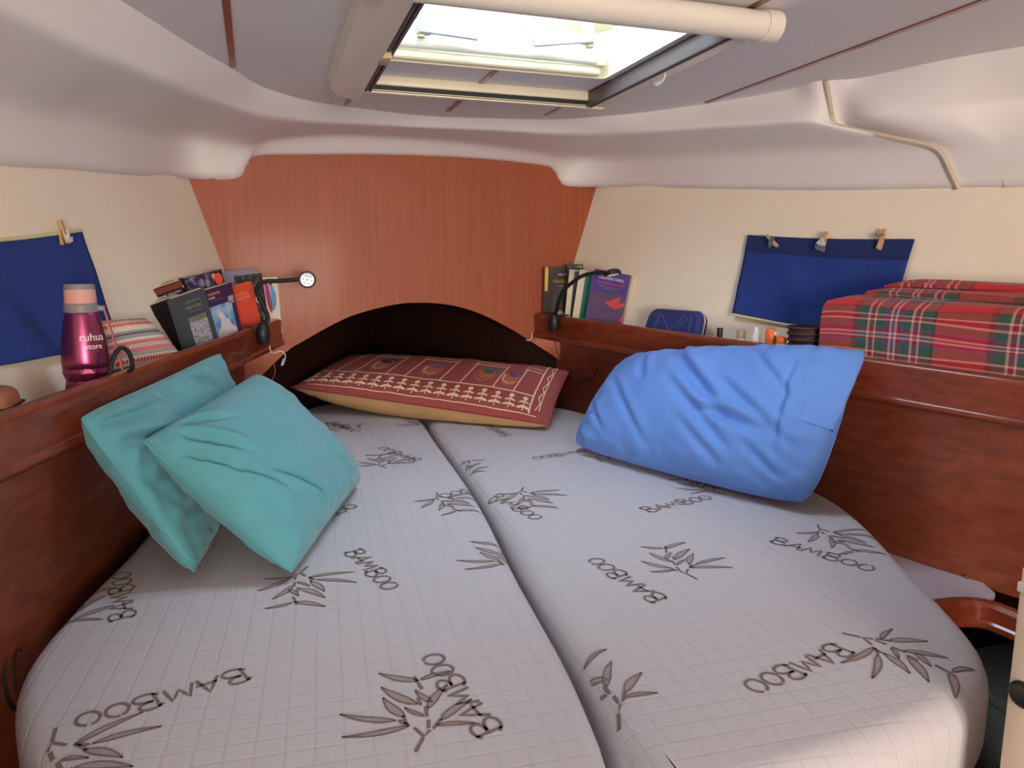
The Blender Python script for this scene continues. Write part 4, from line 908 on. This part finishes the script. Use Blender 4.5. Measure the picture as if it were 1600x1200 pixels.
# ---- books
def book(tl, Y, W, tilt, yaw, T, cover, spine, label, group, art=(), s=-1, H=None, lean=0.0, hardback=False):
    """tl: photo point of the cover's top-left corner; tilt: lean to the left in degrees; yaw: cover turned to the right"""
    ca, sa = math.cos(math.radians(tilt)), math.sin(math.radians(tilt)); cy, sy = math.cos(math.radians(yaw)), math.sin(math.radians(yaw))
    hx = Vector((cy, sy, 0)); up = Vector((0, 0, 1)); X = hx*ca+up*sa; Z = up*ca-hx*sa
    Y_, W_ = Y, W
    for _ in range(60):                       # stand it on the shelf just behind the rail
        P = onY(tl[0], tl[1], Y); H = 0.1; W = W_*Y/Y_
        while min((P-Z*H).z, (P-Z*H+X*W).z) > shelf_z(Y)+0.002 and H < 0.30: H += 0.002
        def bad(q): return q.z < rail_z(q.y)+0.003 and s*q.x < s*rail_x(s, q.y)+0.029
        Q = [P-Z*h+X*(W*k) for h in (H, H*0.75, H*0.5) for k in (0, 1)]
        if not any(bad(q) for q in Q) or Y > 2.71: break
        Y += 0.01
    o = P-Z*H; M = frame(o, X, Z); r = empty('book', mat=M); tag(r, label, 'book', group)
    b = MB(); e = 0.0006
    b.box((0, 0, 0), (W, e, H)); b.box((0, T-e, 0), (W, T, H)); o_ = b.obj('cover', cover, r, smooth=False)
    b = MB(); b.box((-e, 0, 0), (e*0.2, T, H)); b.obj('spine', spine, r, smooth=False)
    b = MB(); b.box((e, e, 0.001), (W-0.002, T-e, H-0.001)); b.obj('pages', 'pages', r, smooth=False)
    for it in art:
        k = it[0]; b = MB()
        if k == 'rect':
            _, nm, x0, z0, x1, z1, mt = it; b.box((x0*W, -0.0004, z0*H), (x1*W, 0.0001, z1*H)); b.obj(nm, mt, r, smooth=False)
        elif k == 'poly':
            _, nm, pts, mt = it; b.prism([(x*W, z*H) for x, z in pts], -0.0007, 0.0, None); b.obj(nm, mt, r, smooth=False)
        elif k == 'text':
            _, txt, x0, z0, x1, h_, mt = it; V, Fc = text_geo(txt, h_*H, 1, 0.012); w_ = text_width(V); k_ = (x1-x0)*W/w_; xm = min(v[0] for v in V)
            b.add([(x0*W+(v[0]-xm)*k_, -0.0009, z0*H+v[1]) for v in V], Fc); b.obj('title', mt, r, smooth=False, fixn=False)
        elif k == 'spinerect':
            _, nm, y0, z0, y1, z1, mt = it; b.box((-e-0.0004, y0*T, z0*H), (-e+0.0001, y1*T, z1*H)); b.obj(nm, mt, r, smooth=False)
    return r
def blob(cx, cz, rx, rz, n=12, wob=0.0): return [(cx+rx*math.cos(2*PI*i/n)*(1+wob*math.sin(i*2.7)), cz+rz*math.sin(2*PI*i/n)*(1+wob*math.cos(i*1.9))) for i in range(n)]
GL_, GR_ = 'paperbacks crowded on the left shelf', 'paperbacks against the bulkhead on the right shelf'
book((220, 459), 2.20, 0.125, 16, 40, 0.036, 'c_ink', 'paper_white', 'paperback with white spine and dark cover under a maroon band', GL_, (('rect', 'top_band', 0.08, 0.90, 1, 0.985, 'c_maroon'), ('text', 'MARE GELATO', 0.34, 0.835, 0.92, 0.03, 'c_white'), ('text', 'MORALE', 0.44, 0.775, 0.85, 0.03, 'c_white'), ('spinerect', 'spine_line', 0.4, 0.5, 0.5, 0.7, 'c_maroon')))
book((236, 477), 2.17, 0.100, 16, 42, 0.030, 'c_black', 'c_black', 'plain black paperback leaning next to the striped cushion', GL_, (('text', 'IL MARE', 0.55, 0.80, 0.9, 0.02, 'c_slate'), ('text', 'ROMANZO', 0.5, 0.52, 0.9, 0.02, 'c_slate')))
book((268, 467), 2.14, 0.105, 15, 42, 0.022, 'c_slate', 'c_graphite', 'slate-grey paperback with an inset garden picture', GL_, (('text', 'Jean-Claude Ferroli', 0.34, 0.855, 0.80, 0.028, 'c_olive'), ('text', 'Il Mare di Dirce', 0.30, 0.755, 0.80, 0.045, 'c_olive'), ('text', 'romanzo', 0.36, 0.70, 0.74, 0.018, 'c_olive'), ('rect', 'picture', 0.28, 0.10, 0.84, 0.62, 'art_garden'), ('rect', 'picture_sky', 0.28, 0.53, 0.84, 0.62, 'c_olive')))
book((267, 441), 2.36, 0.105, 15, 38, 0.024, 'paper_white', 'paper_white', 'thick white-spined paperback wedged behind the slate one', GL_, (('spinerect', 'spine_line', 0.55, 0.62, 0.62, 0.72, 'c_black'),))
book((287, 435), 2.36, 0.130, 12, 38, 0.026, 'c_navy', 'c_black', 'thick navy paperback with blurred lilac and red lights', GL_, (('rect', 'picture', 0.02, 0.55, 0.99, 0.99, 'art_lights'), ('poly', 'lilac_light', blob(0.42, 0.88, 0.06, 0.06), 'c_bluegrey'), ('poly', 'lilac_light', blob(0.56, 0.86, 0.06, 0.06), 'c_bluegrey'), ('poly', 'red_light', blob(0.86, 0.88, 0.11, 0.08), 'c_orange'), ('poly', 'peach_light', blob(0.75, 0.93, 0.05, 0.04), 'c_peach'), ('spinerect', 'spine_mark', 0.35, 0.87, 0.6, 0.91, 'c_white')))
book((313, 456), 2.26, 0.118, 12, 46, 0.026, 'c_purple', 'c_ink', 'purple paperback with a photograph of a white cloud', GL_, (('text', 'KAVAFIS', 0.18, 0.885, 0.56, 0.045, 'c_peach'), ('text', 'POESIE', 0.18, 0.83, 0.38, 0.026, 'c_white'), ('text', 'a cura di tutte le poesie', 0.18, 0.79, 0.62, 0.014, 'c_grey'), ('rect', 'sky_photo', 0.12, 0.04, 0.86, 0.70, 'art_sky'), ('poly', 'cloud', [(0.13, 0.05), (0.85, 0.05), (0.85, 0.24), (0.72, 0.30), (0.66, 0.42), (0.58, 0.44), (0.52, 0.55), (0.42, 0.60), (0.36, 0.54), (0.42, 0.44), (0.36, 0.32), (0.22, 0.22), (0.13, 0.14)], 'c_cloud'), ('rect', 'stamp', 0.78, 0.66, 0.95, 0.79, 'art_mosaic'), ('spinerect', 'spine_title', 0.3, 0.42, 0.6, 0.56, 'c_gold')))
book((357, 449), 2.47, 0.085, 12, 36, 0.014, 'c_orange', 'c_orange', 'orange-red paperback with a torn black lower edge', GL_, (('text', 'ALESSANDRO', 0.12, 0.80, 0.72, 0.04, 'c_paleorange'), ('text', 'COGNOME', 0.12, 0.72, 0.80, 0.05, 'c_paleorange'), ('poly', 'black_foot', [(0, 0), (1, 0), (1, 0.20), (0.8, 0.17), (0.6, 0.19), (0.4, 0.16), (0.2, 0.18), (0, 0.15)], 'c_black')))
book((348, 424), 2.69, 0.112, 6, 8, 0.030, 'c_bluegrey', 'paper_white', 'tall blue-grey paperback with white spine against the bulkhead', GL_, ())
book((371, 431), 2.62, 0.085, 6, 26, 0.028, 'art_dark', 'c_graphite', 'dark photo-covered paperback showing a large white C', GL_, (('text', 'C', 0.58, 0.52, 0.80, 0.13, 'c_white'), ('text', 'MILANO', 0.30, 0.80, 0.62, 0.03, 'c_grey'), ('text', 'racconti', 0.62, 0.46, 0.84, 0.02, 'c_grey'), ('spinerect', 'spine_mark', 0.5, 0.80, 0.62, 0.90, 'c_white')))
book((396, 434), 2.58, 0.078, 2, 15, 0.016, 'paper_white', 'paper_white', 'white paperback with a magenta and blue figure drawing', GL_, (('poly', 'magenta_figure', [(0.42, 0.90), (0.52, 0.93), (0.60, 0.84), (0.66, 0.62), (0.70, 0.42), (0.62, 0.36), (0.50, 0.50), (0.44, 0.70)], 'c_magenta'), ('poly', 'blue_figure', [(0.66, 0.86), (0.76, 0.84), (0.88, 0.70), (0.86, 0.52), (0.76, 0.40), (0.70, 0.44), (0.66, 0.64)], 'c_azure'), ('poly', 'dark_hair', blob(0.68, 0.88, 0.06, 0.04), 'c_slate')))
# ---- books on the right shelf
book((850, 417), 2.69, 0.100, -1, -14, 0.018, 'c_brown', 'c_brown', 'dark brown paperback with a yellow strip at its top corner', GR_, (('rect', 'yellow_strip', 0.05, 0.60, 0.17, 0.995, 'c_yellow'), ('text', 'PAOLO GUERRI', 0.56, 0.865, 0.93, 0.03, 'c_white'), ('text', "L'ISOLA DI ELIS", 0.36, 0.745, 0.93, 0.05, 'c_gold'), ('text', 'romanzo', 0.48, 0.68, 0.80, 0.022, 'c_grey'), ('poly', 'pink_shape', [(0.44, 0.18), (0.56, 0.26), (0.74, 0.28), (0.86, 0.22), (0.90, 0.16)], 'c_pink')), s=1)
book((890, 421), 2.62, 0.042, -5, -28, 0.012, 'c_cream', 'c_cream', 'cream-edged paperback with a dark teal strip in the middle', GR_, (('rect', 'teal_strip', 0.45, 0.0, 0.92, 0.98, 'c_darkteal'),), s=1)
book((906, 421), 2.56, 0.054, -8, -28, 0.014, 'c_cream', 'c_cream', 'cream and green paperback next to the violet one', GR_, (('rect', 'green_strip', 0.45, 0.0, 0.93, 0.98, 'c_teal'),), s=1)
book((887, 412), 2.66, 0.062, -3, -10, 0.006, 'c_green', 'c_green', 'dark green paperback peeping out behind the others', GR_, (('rect', 'gold_mark', 0.6, 0.95, 0.95, 0.98, 'c_olive'),), s=1)
book((929, 420), 2.45, 0.136, -10, -42, 0.016, 'c_violet', 'c_violet2', 'violet paperback showing a red paper boat', GR_, (('rect', 'upper_ground', 0.0, 0.66, 1.0, 0.995, 'c_violet2'), ('text', 'ALESSANDRO NORELL', 0.16, 0.865, 0.86, 0.042, 'c_white'), ('text', 'NAVIGAZIONE DEL NORD', 0.14, 0.785, 0.88, 0.036, 'c_coral'), ('text', 'edizione nuova con una nota', 0.22, 0.735, 0.80, 0.018, 'c_grey'), ('text', 'dell autore', 0.38, 0.705, 0.66, 0.018, 'c_grey'), ('poly', 'red_boat', [(0.42, 0.48), (0.84, 0.62), (0.82, 0.50), (0.98, 0.54), (0.98, 0.47), (0.76, 0.40)], 'c_coral'), ('poly', 'red_wave', [(0.90, 0.22), (1.0, 0.34), (1.0, 0.2)], 'c_coral')), s=1)
book((936, 423), 2.475, 0.142, -10, -42, 0.014, 'c_cream', 'c_cream', 'cream paperback standing just behind the violet one', GR_, (), s=1)

# ---- gooseneck reading lamps
def lamp(base_px, Yb, neck_px, head_px, head_dir, label, s, head_r, Yh):
    B = onY(base_px[0], base_px[1], Yb); B.x = rail_x(s, Yb)-s*0.021
    r = tag(empty('reading_lamp', B), label, 'lamp'); inv = Matrix.Translation(-B)
    def fin(b, nm, mt, par=None):
        o = b.obj(nm, mt, None); o.parent = par or r; o.matrix_parent_inverse = inv if par is None else Matrix(); return o
    b = MB(); M = Matrix.Translation(B) @ Matrix.Diagonal((0.78, 0.85, 1.05, 1)); b.lathe([(0, -0.034), (0.018, -0.032), (0.026, -0.02), (0.028, 0.0), (0.025, 0.02), (0.015, 0.033), (0.0, 0.036)], 18, M); fin(b, 'clip_base', 'black_plastic')
    b = MB(); b.box((min(B.x, rail_x(s, Yb)+s*0.036), Yb-0.012, rail_z(Yb)+0.001), (max(B.x, rail_x(s, Yb)+s*0.036), Yb+0.012, rail_z(Yb)+0.006), bev=0.002); fin(b, 'clip_jaw', 'black_plastic')
    pts = [B+Vector((0, 0, 0.02))]+[onY(x, y, Yb+(Yh-Yb)*(i+1)/len(neck_px)) for i, (x, y) in enumerate(neck_px)]
    path = catmull(pts, 8); rr = [0.0072-0.0012*i/len(path)+(0.0007 if i % 2 else 0) for i in range(len(path))]
    b = MB(); b.tube(path, rr, 10); fin(b, 'gooseneck', 'black_rubber')
    Hc = onY(head_px[0], head_px[1], Yh); Mh = frame(Hc, Vector(head_dir).orthogonal(), head_dir); R_ = head_r
    b = MB(); b.lathe([(0, -0.014), (R_*0.6, -0.013), (R_*0.95, -0.006), (R_, 0.0), (R_, 0.006), (R_*0.82, 0.007), (R_*0.80, 0.003), (0, 0.003)], 24, Mh); hd = fin(b, 'lamp_head', 'black_plastic')
    b = MB(); b.lathe([(0, 0.003), (R_*0.79, 0.003), (R_*0.76, 0.006), (0, 0.0065)], 24, Mh); b.obj('lens', 'lens', hd)
    for k in range(7):
        a = 2*PI*k/6; rad = 0 if k == 6 else R_*0.48; b = MB(); b.lathe([(0, 0.006), (R_*0.17, 0.006), (R_*0.13, 0.0085), (0, 0.009)], 10, Mh @ Matrix.Translation((rad*math.cos(a), rad*math.sin(a), 0))); b.obj('led', 'led', hd)
    return r
lamp((423, 521), 2.45, [(418, 497), (411, 477), (403, 460), (403, 447), (414, 440), (432, 439), (450, 438), (469, 436)], (480, 437), (0.0, -1.0, 0.03), 'black gooseneck lamp with its lens turned outward on the left rail', -1, 0.027, 2.40)
lamp((870, 503), 2.585, [(870, 484), (873, 470), (880, 455), (892, 443), (908, 432), (925, 427), (944, 425)], (957, 427), (0.1, -0.25, -1.0), 'black gooseneck lamp with its head turned downward on the right rail', 1, 0.030, 2.34)
# cords
def cord(name, pts, rad, mat, label):
    b = MB(); b.tube(catmull(pts, 6), rad, 6); return tag(b.obj(name, mat), label, 'cord')
cord('lamp_cord', [onY(866, 519, 2.575), onY(867, 532, 2.575), onY(870, 548, 2.585), onY(879, 568, 2.60), onY(889, 582, 2.61)], 0.0018, 'black_rubber', 'thin dark cord hanging from the right lamp to the cushion corner')
cord('loose_cable', [onY(893, 585, 2.62), onY(903, 596, 2.61), onY(916, 596, 2.58), onY(928, 588, 2.54), onY(934, 574, 2.53)], 0.0026, 'black_rubber', 'short black cable curling on the dark right panel')
cord('white_wire', [onY(421, 540, 2.44), onY(424, 551, 2.44), onY(430, 551, 2.43), onY(440, 549, 2.43), onY(446, 556, 2.43), onY(443, 568, 2.43), onY(440, 570, 2.43), onY(443, 560, 2.43)], 0.0016, 'white_wire', 'thin white wire bent below the left lamp')
cord('white_wire', [onY(831, 519, 2.73), onY(831, 527, 2.735), onY(827, 532, 2.74), onY(822, 531, 2.742)], 0.0022, 'white_wire', 'short white wire poking from the right end of the arch')
cord('copper_wire', [onY(428, 568, 2.46), onY(430, 580, 2.46), onY(427, 590, 2.45), onY(424, 597, 2.45)], 0.0012, 'copper_wire', 'fine reddish wire dangling below the left rail')

# ================================================================== TOWELS AND PEGS
def towel(s, TL, TR, BR, BL, label, hem, edge_where):
    r = tag(empty('towel', on_wall(*TL, s, 0.01)), label, 'towel', None); inv = Matrix.Translation(-r.location)
    n1, n2 = 40, 26; nn = wall_n(s).normalized()
    A, Bq, Cq, Dq = (on_wall(*p, s, 0.0) for p in (TL, TR, BR, BL))
    def pt(u, v, off):
        p = (A*(1-u)+Bq*u)*(1-v)+(Dq*(1-u)+Cq*u)*v
        w_ = 0.009+0.006*v*(1+math.sin(u*9+1.5*v))+0.020*v*math.exp(-((u-0.55+0.35*(1-v))/0.09)**2)+0.002*mnoise.noise(Vector((u*6, v*4, s)))
        sag = 0.010*math.sin(PI*min(1, max(0, u)))*(1-v)*0.5
        return p-nn*(w_+off)-Vector((0, 0, sag))
    V = []; Fc = []
    for off in (0.002, 0):
        for i in range(n1+1):
            for j in range(n2+1): V.append(pt(i/n1, j/n2, off))
    k = (n1+1)*(n2+1)
    for q in range(2):
        for i in range(n1):
            for j in range(n2): a = q*k+i*(n2+1)+j; Fc.append((a, a+1, a+n2+2, a+n2+1))
    rim = [i*(n2+1) for i in range(n1+1)]+[n1*(n2+1)+j for j in range(1, n2+1)]+[i*(n2+1)+n2 for i in range(n1-1, -1, -1)]+[j for j in range(n2-1, 0, -1)]
    for a, b_ in zip(rim, rim[1:]+rim[:1]): Fc.append((a, b_, b_+k, a+k))
    b = MB(); b.add(V, Fc); o = b.obj('cloth', 'navy_towel', None, sharp=None); o.parent = r; o.matrix_parent_inverse = inv
    if hem:
        V = []; Fc = []
        for i in range(n1+1):
            for v in (0.0, 0.1, 0.2): V.append(pt(i/n1, v, 0.0045))
            V.append(pt(i/n1, 0.205, 0.0015))
        for i in range(n1):
            for j in range(3): a = i*4+j; Fc.append((a, a+1, a+5, a+4))
        b = MB(); b.add(V, Fc); o = b.obj('hem', 'navy_hem', None, sharp=None); o.parent = r; o.matrix_parent_inverse = inv
    v = 1.0 if edge_where == 'bottom' else 0.0; b = MB(); b.tube([pt(i/n1, v, 0.001) for i in range(n1+1)], 0.0042, 6); o = b.obj('edging', 'yellow_edge', None); o.parent = r; o.matrix_parent_inverse = inv
    return pt
ptR = towel(1, (1172, 369), (1432, 376), (1384, 536), (1150, 494), 'navy blue towel with pale yellow bottom edging pegged to the right hull side', True, 'bottom')
ptL = towel(-1, (-170, 388), (121, 362), (180, 545), (-150, 596), 'navy blue towel with pale yellow top edging pegged to the left hull side', False, 'top')
def peg(s, px, ang, label, kind):
    p = on_wall(px[0], px[1], s, 0.020); nn = -wall_n(s).normalized(); up = Vector((0, 0, 1)); up = (up-nn*up.dot(nn)).normalized(); side = up.cross(nn)
    a = math.radians(ang); Z = up*math.cos(a)+side*math.sin(a); X = nn.cross(Z)
    M = frame(p, X, Z); r = tag(empty('clothes_peg', mat=M), label, 'peg', 'wooden clothes pegs on the towels')
    # local: x across, y toward the wall (negative = into the cabin), z along the peg
    sy = 1 if (M.to_3x3() @ Vector((0, 1, 0))).dot(nn) > 0 else -1
    for k, t in ((1, 0.05), (-1, -0.05)):
        b = MB(); b.box((-0.0045, 0.0015, -0.030), (0.0045, 0.0065, 0.026), Matrix.Rotation(t*sy*1.6, 4, 'X') @ Matrix.Scale(k*sy, 4, (0, 1, 0)), bev=0.0012); b.obj('peg_half', 'peg_wood', r)
    b = MB(); b.tube([(-0.007, 0, 0.002), (0.007, 0, 0.002)], 0.003, 8); b.tube([(-0.006, sy*0.007, 0.0), (-0.006, 0, 0.004)], 0.0012, 6); b.obj('spring', 'zip_metal', r)
    f = sy*0.0105
    def flat(poly, y0, mt, nm): b = MB(); b.prism(poly, f+sy*y0, f+sy*(y0+0.004)); b.obj(nm, mt, r, smooth=False)
    if kind == 'boat':
        flat([(-0.017, -0.020), (0.016, -0.016), (0.013, -0.028), (-0.004, -0.034), (-0.014, -0.030)], 0, 'toy_grey', 'toy_hull'); flat([(-0.015, -0.017), (-0.001, 0.006), (-0.001, -0.019)], 0.001, 'toy_white', 'toy_sail'); flat([(0.001, -0.018), (0.001, 0.004), (0.014, -0.012)], 0.001, 'toy_white', 'toy_sail')
    elif kind == 'dolphin':
        flat([(-0.014, -0.006), (-0.006, -0.002), (0.004, -0.003), (0.012, -0.010), (0.016, -0.020), (0.010, -0.018), (0.006, -0.026), (0.002, -0.016), (-0.008, -0.012)], 0, 'toy_grey', 'toy_dolphin')
    elif kind == 'anchor':
        flat([(-0.002, 0.002), (0.002, 0.002), (0.002, -0.020), (0.010, -0.014), (0.006, -0.026), (-0.001, -0.029), (-0.009, -0.024), (-0.011, -0.012), (-0.002, -0.020)], 0, 'toy_white', 'toy_anchor')
    else:
        b = MB(); b.tube(catmull([(-0.012, f, 0.006), (-0.004, f+sy*0.002, 0.010), (0.006, f, 0.006), (0.016, f, 0.012), (0.013, f, 0.004)], 4), 0.0012, 6); b.tube([(-0.006, f, 0.008), (0.006, f, 0.004)], 0.0025, 6); b.obj('string_bow', 'string', r)
peg(1, (1206, 376), -52, 'tilted wooden peg with a small grey dolphin on the right towel', 'dolphin')
peg(1, (1288, 376), 3, 'wooden peg with a small toy sailboat on the right towel', 'boat')
peg(1, (1378, 373), 4, 'wooden peg tied with a string bow on the right towel', 'bow')
peg(-1, (97, 362), 14, 'wooden peg with a small white anchor on the left towel', 'anchor')

# ================================================================== RIGHT SHELF
def shelf_pt(px, py, s, back):                 # where the sight line meets the upright plane `back` metres behind the rail
    n = Vector((s, 0.236, 0)); p0 = Vector((rail_x(s, 2.0)+s*(0.028+back), 2.0, 0)); return onP(px, py, p0, n)
# quilted pouch
p0 = shelf_pt(998, 515, 1, 0.03); p1 = shelf_pt(1086, 520, 1, 0.03); tp = shelf_pt(1045, 481, 1, 0.06)
bz = shelf_z(p0.y); Hp = tp.z-bz; Wp = (p1-p0).length
hx = (p1-p0); hx.z = 0; hx.normalize(); M = frame(Vector((p0.x, p0.y, bz)), hx, Vector((0.22, 0.05, 1)))
r = tag(empty('quilted_pouch', mat=M), 'small navy quilted zip pouch standing on the right shelf', 'pouch')
def rr2(x0, x1, z0, z1, rad, n=6):
    o = []
    for cx, cz, a0 in ((x1-rad, z1-rad, 0), (x0+rad, z1-rad, 90), (x0+rad*0.3, z0+rad*0.3, 180), (x1-rad*0.3, z0+rad*0.3, 270)):
        rd = rad if a0 < 180 else rad*0.3
        for i in range(n+1): a = math.radians(a0+90*i/n); o.append((cx+rd*math.cos(a), cz+rd*math.sin(a)))
    return o
ol = rr2(0.0, Wp, 0.002, Hp, 0.035); ol = [(x+0.02*(z/Hp)*(1 if x < Wp/2 else 0), z) for x, z in ol]
def puff(y0, y1, mat, nm, par, sc0=0.90):
    b = MB(); cx, cz = Wp/2, Hp/2; lay = []
    for t, sc in ((0, sc0), (0.15, 0.97), (0.5, 1.0), (0.85, 0.97), (1, sc0)): lay += [[(cx+(x-cx)*sc, y0+(y1-y0)*t, cz+(z-cz)*sc) for x, z in ol]]
    n = len(ol); V = [p for l in lay for p in l]; Fc = []
    for k in range(4):
        for i in range(n): Fc.append((k*n+i, k*n+(i+1) % n, (k+1)*n+(i+1) % n, (k+1)*n+i))
    Fc += [tuple(range(n))[::-1], tuple(4*n+i for i in range(n))]; b.add(V, Fc); return b.obj(nm, mat, par)
puff(0.0, 0.045, 'quilt_navy', 'pouch_body', r)
b = MB(); b.tube([Vector((x, 0.022, z))*1.0 for x, z in ol+ol[:1]], 0.0035, 6); b.obj('zip', 'zip_metal', r)
b = MB(); b.tube([(Wp+0.001, 0.012, Hp*0.35), (Wp+0.004, 0.010, Hp*0.25), (Wp, 0.009, Hp*0.2), (Wp-0.004, 0.010, Hp*0.26), (Wp+0.001, 0.012, Hp*0.35)], 0.0018, 6); b.obj('zip_pull', 'zip_metal', r)
for a, e in (((0.22, 0.2), (0.30, 0.85)), ((0.34, 0.85), (0.62, 0.1)), ((0.40, 0.1), (0.72, 0.85)), ((0.84, 0.1), (0.86, 0.85)), ((0.64, 0.5), (0.84, 0.85))):
    b = MB(); b.tube([(a[0]*Wp, -0.0005, a[1]*Hp), ((a[0]+e[0])/2*Wp, -0.0008, (a[1]+e[1])/2*Hp), (e[0]*Wp, -0.0005, e[1]*Hp)], 0.0009, 5); b.obj('quilting_seam', 'stitch_blue', r)
# toiletries
def small(px, py, back, prof_body, mat_body, prof_cap, mat_cap, name, label, cat='bottle', extra=None):
    p = shelf_pt(px, py, 1, back); bz = shelf_z(p.y); H = p.z-bz
    r = tag(empty(name, (p.x, p.y, bz)), label, cat, None)
    b = MB(); b.lathe([(x, z*H) for x, z in prof_body], 18); b.obj('body', mat_body, r)
    b = MB(); b.lathe([(x, z*H) for x, z in prof_cap], 18); b.obj('cap', mat_cap, r)
    if extra: extra(r, H)
    return r
small(1125, 512, 0.02, [(0, 0), (0.013, 0), (0.013, 0.62), (0.008, 0.66)], 'cap_beige', [(0.0085, 0.64), (0.0085, 0.99), (0.007, 1.0), (0, 1.0)], 'cap_black', 'perfume_bottle', 'tiny bottle showing a square black cap above the right rail')
small(1158, 516, 0.025, [(0, 0), (0.014, 0), (0.014, 0.66), (0.012, 0.70)], 'cap_white', [(0.0125, 0.68), (0.0125, 0.985), (0.011, 1.0), (0, 1.0)], 'cap_beige', 'cream_jar', 'small jar with a beige cap beside the white pump bottle')
small(1182, 511, 0.03, [(0, 0), (0.012, 0), (0.012, 0.74), (0.010, 0.78)], 'cap_white', [(0.0085, 0.76), (0.009, 0.92), (0.006, 0.95), (0.006, 1.0), (0, 1.0)], 'cap_white', 'pump_bottle', 'small white pump bottle next to the orange tube')
def stk(r, H):
    b = MB(); b.box((-0.001, -0.0166, H*0.80), (0.008, -0.0135, H*0.92), bev=0.001); b.obj('sticker', 'sticker', r)
small(1205, 513, 0.03, [(0, 0), (0.014, 0), (0.0145, 0.66), (0.013, 0.67)], 'cap_orange', [(0.0145, 0.67), (0.0148, 0.93), (0.012, 0.985), (0.006, 1.0), (0, 1.0)], 'cap_orange', 'sunscreen_tube', 'orange sunscreen tube with a pale sticker on the right shelf', 'tube', stk)
small(1221, 525, 0.025, [(0, 0), (0.012, 0), (0.014, 0.70), (0.012, 0.73)], 'cap_white', [(0.0125, 0.72), (0.0145, 0.84), (0.011, 0.96), (0.005, 1.0), (0, 1.0)], 'cap_orange', 'roll_on_stick', 'short stick with a round orange cap beside the orange tube', 'stick')
# wicker basket
p = shelf_pt(1266, 508, 1, 0.06); bz = shelf_z(p.y); Hb = p.z-bz; r = tag(empty('basket', (p.x, p.y, bz)), 'little dark wicker basket tucked beside the tartan blanket', 'basket')
b = MB(); b.lathe([(0, 0.001), (0.045, 0.001), (0.05, Hb*0.5), (0.055, Hb-0.004), (0.050, Hb-0.004), (0.046, Hb*0.5), (0.042, 0.006), (0, 0.006)], 24); b.obj('basket_body', 'wicker', r)
for k in range(7):
    z = 0.008+k*(Hb-0.014)/6; rr = 0.0465+0.009*z/Hb; b = MB(); b.tube([(rr*math.cos(2*PI*i/36)*(1+0.02*(i % 2)), rr*math.sin(2*PI*i/36)*(1+0.02*(i % 2)), z+0.001*math.sin(i*PI)) for i in range(37)], 0.0042, 6); b.obj('woven_row', 'wicker', r)
# tartan blanket
r = tag(empty('blanket', (0.95, 1.2, shelf_z(1.2))), 'folded red tartan wool blanket lying along the right shelf', 'blanket'); inv = Matrix.Translation(-r.location)
p = shelf_pt(1278, 540, 1, 0.004); Y0 = p.y; NS = 46; Ys = [Y0-(Y0-0.55)*i/(NS-1) for i in range(NS)]
def blanket(prof, nm, start, seed, voff):
    V = []; UV = []; Fc = []; n = len(prof); arc_ = [0]
    for a, b_ in zip(prof, prof[1:]): arc_.append(arc_[-1]+math.hypot(b_[0]-a[0], b_[1]-a[1]))
    ys = [y for y in Ys if y <= Y0-start]
    for i, Y in enumerate(ys):
        x0 = rail_x(1, Y)+0.031; z0 = shelf_z(Y)+0.002; wd = wall_x(1, Y, z0+0.1)-x0-0.012; e = min(1, (i+0.4)/3.0)**0.5
        for k, (a, h_) in enumerate(prof):
            w_ = 0.006*mnoise.noise(Vector((Y*5, k*0.35, seed)))*(1 if h_ > 0.02 else 0)
            ac, hc = 0.5, 0.10
            aa = ac+(a-ac)*(0.94+0.06*e); hh = h_*(0.93+0.07*e)
            V.append((x0+max(0.0, aa)*min(wd, 0.21), Y+0.012*(1-e)*0, z0+hh+w_)); UV.append(((Y0-Y), arc_[k]*0.21 if False else arc_[k]+voff))
    m = len(ys)
    for i in range(m-1):
        for k in range(n-1): a = i*n+k; Fc.append((a, a+1, a+n+1, a+n))
    # end caps folded in
    for i_, d in ((0, 0.010), (m-1, -0.01)):
        c0 = len(V); cx = sum(V[i_*n+k][0] for k in range(n))/n; cz = sum(V[i_*n+k][2] for k in range(n))/n
        V.append((cx, ys[i_]+d, cz)); UV.append((0.02 if i_ == 0 else 1.0, 0.3))
        for k in range(n): Fc.append((i_*n+k, i_*n+(k+1) % n, c0))
    o = mesh_obj(nm, V, Fc, 'tartan_wool', None, True, UV); bm = bmesh.new(); bm.from_mesh(o.data); bmesh.ops.recalc_face_normals(bm, faces=bm.faces); bm.to_mesh(o.data); bm.free(); o.data.set_sharp_from_angle(angle=math.radians(70))
    o.parent = r; o.matrix_parent_inverse = inv
def smooth2(pts): return [(p.x, p.y) for p in catmull([(a, b_, 0) for a, b_ in pts], 5)]
blanket(smooth2([(0.02, 0.0), (0.0, 0.03), (0.0, 0.09), (0.01, 0.145), (0.05, 0.176), (0.16, 0.188), (0.40, 0.192), (0.7, 0.19), (0.96, 0.17), (0.97, 0.02), (0.5, 0.0)]), 'lower_fold', 0.0, 1.0, 0.052)
blanket(smooth2([(0.50, 0.190), (0.36, 0.192), (0.30, 0.198), (0.31, 0.207), (0.40, 0.213), (0.6, 0.215), (0.8, 0.212), (0.95, 0.20), (0.9, 0.188)]), 'upper_fold', 0.05, 2.0, 0.02)
blanket(smooth2([(0.62, 0.212), (0.50, 0.215), (0.47, 0.221), (0.50, 0.229), (0.62, 0.233), (0.85, 0.229), (0.95, 0.216), (0.85, 0.21)]), 'top_fold', 0.075, 3.0, 0.11)

# ================================================================== DARK CORNERS
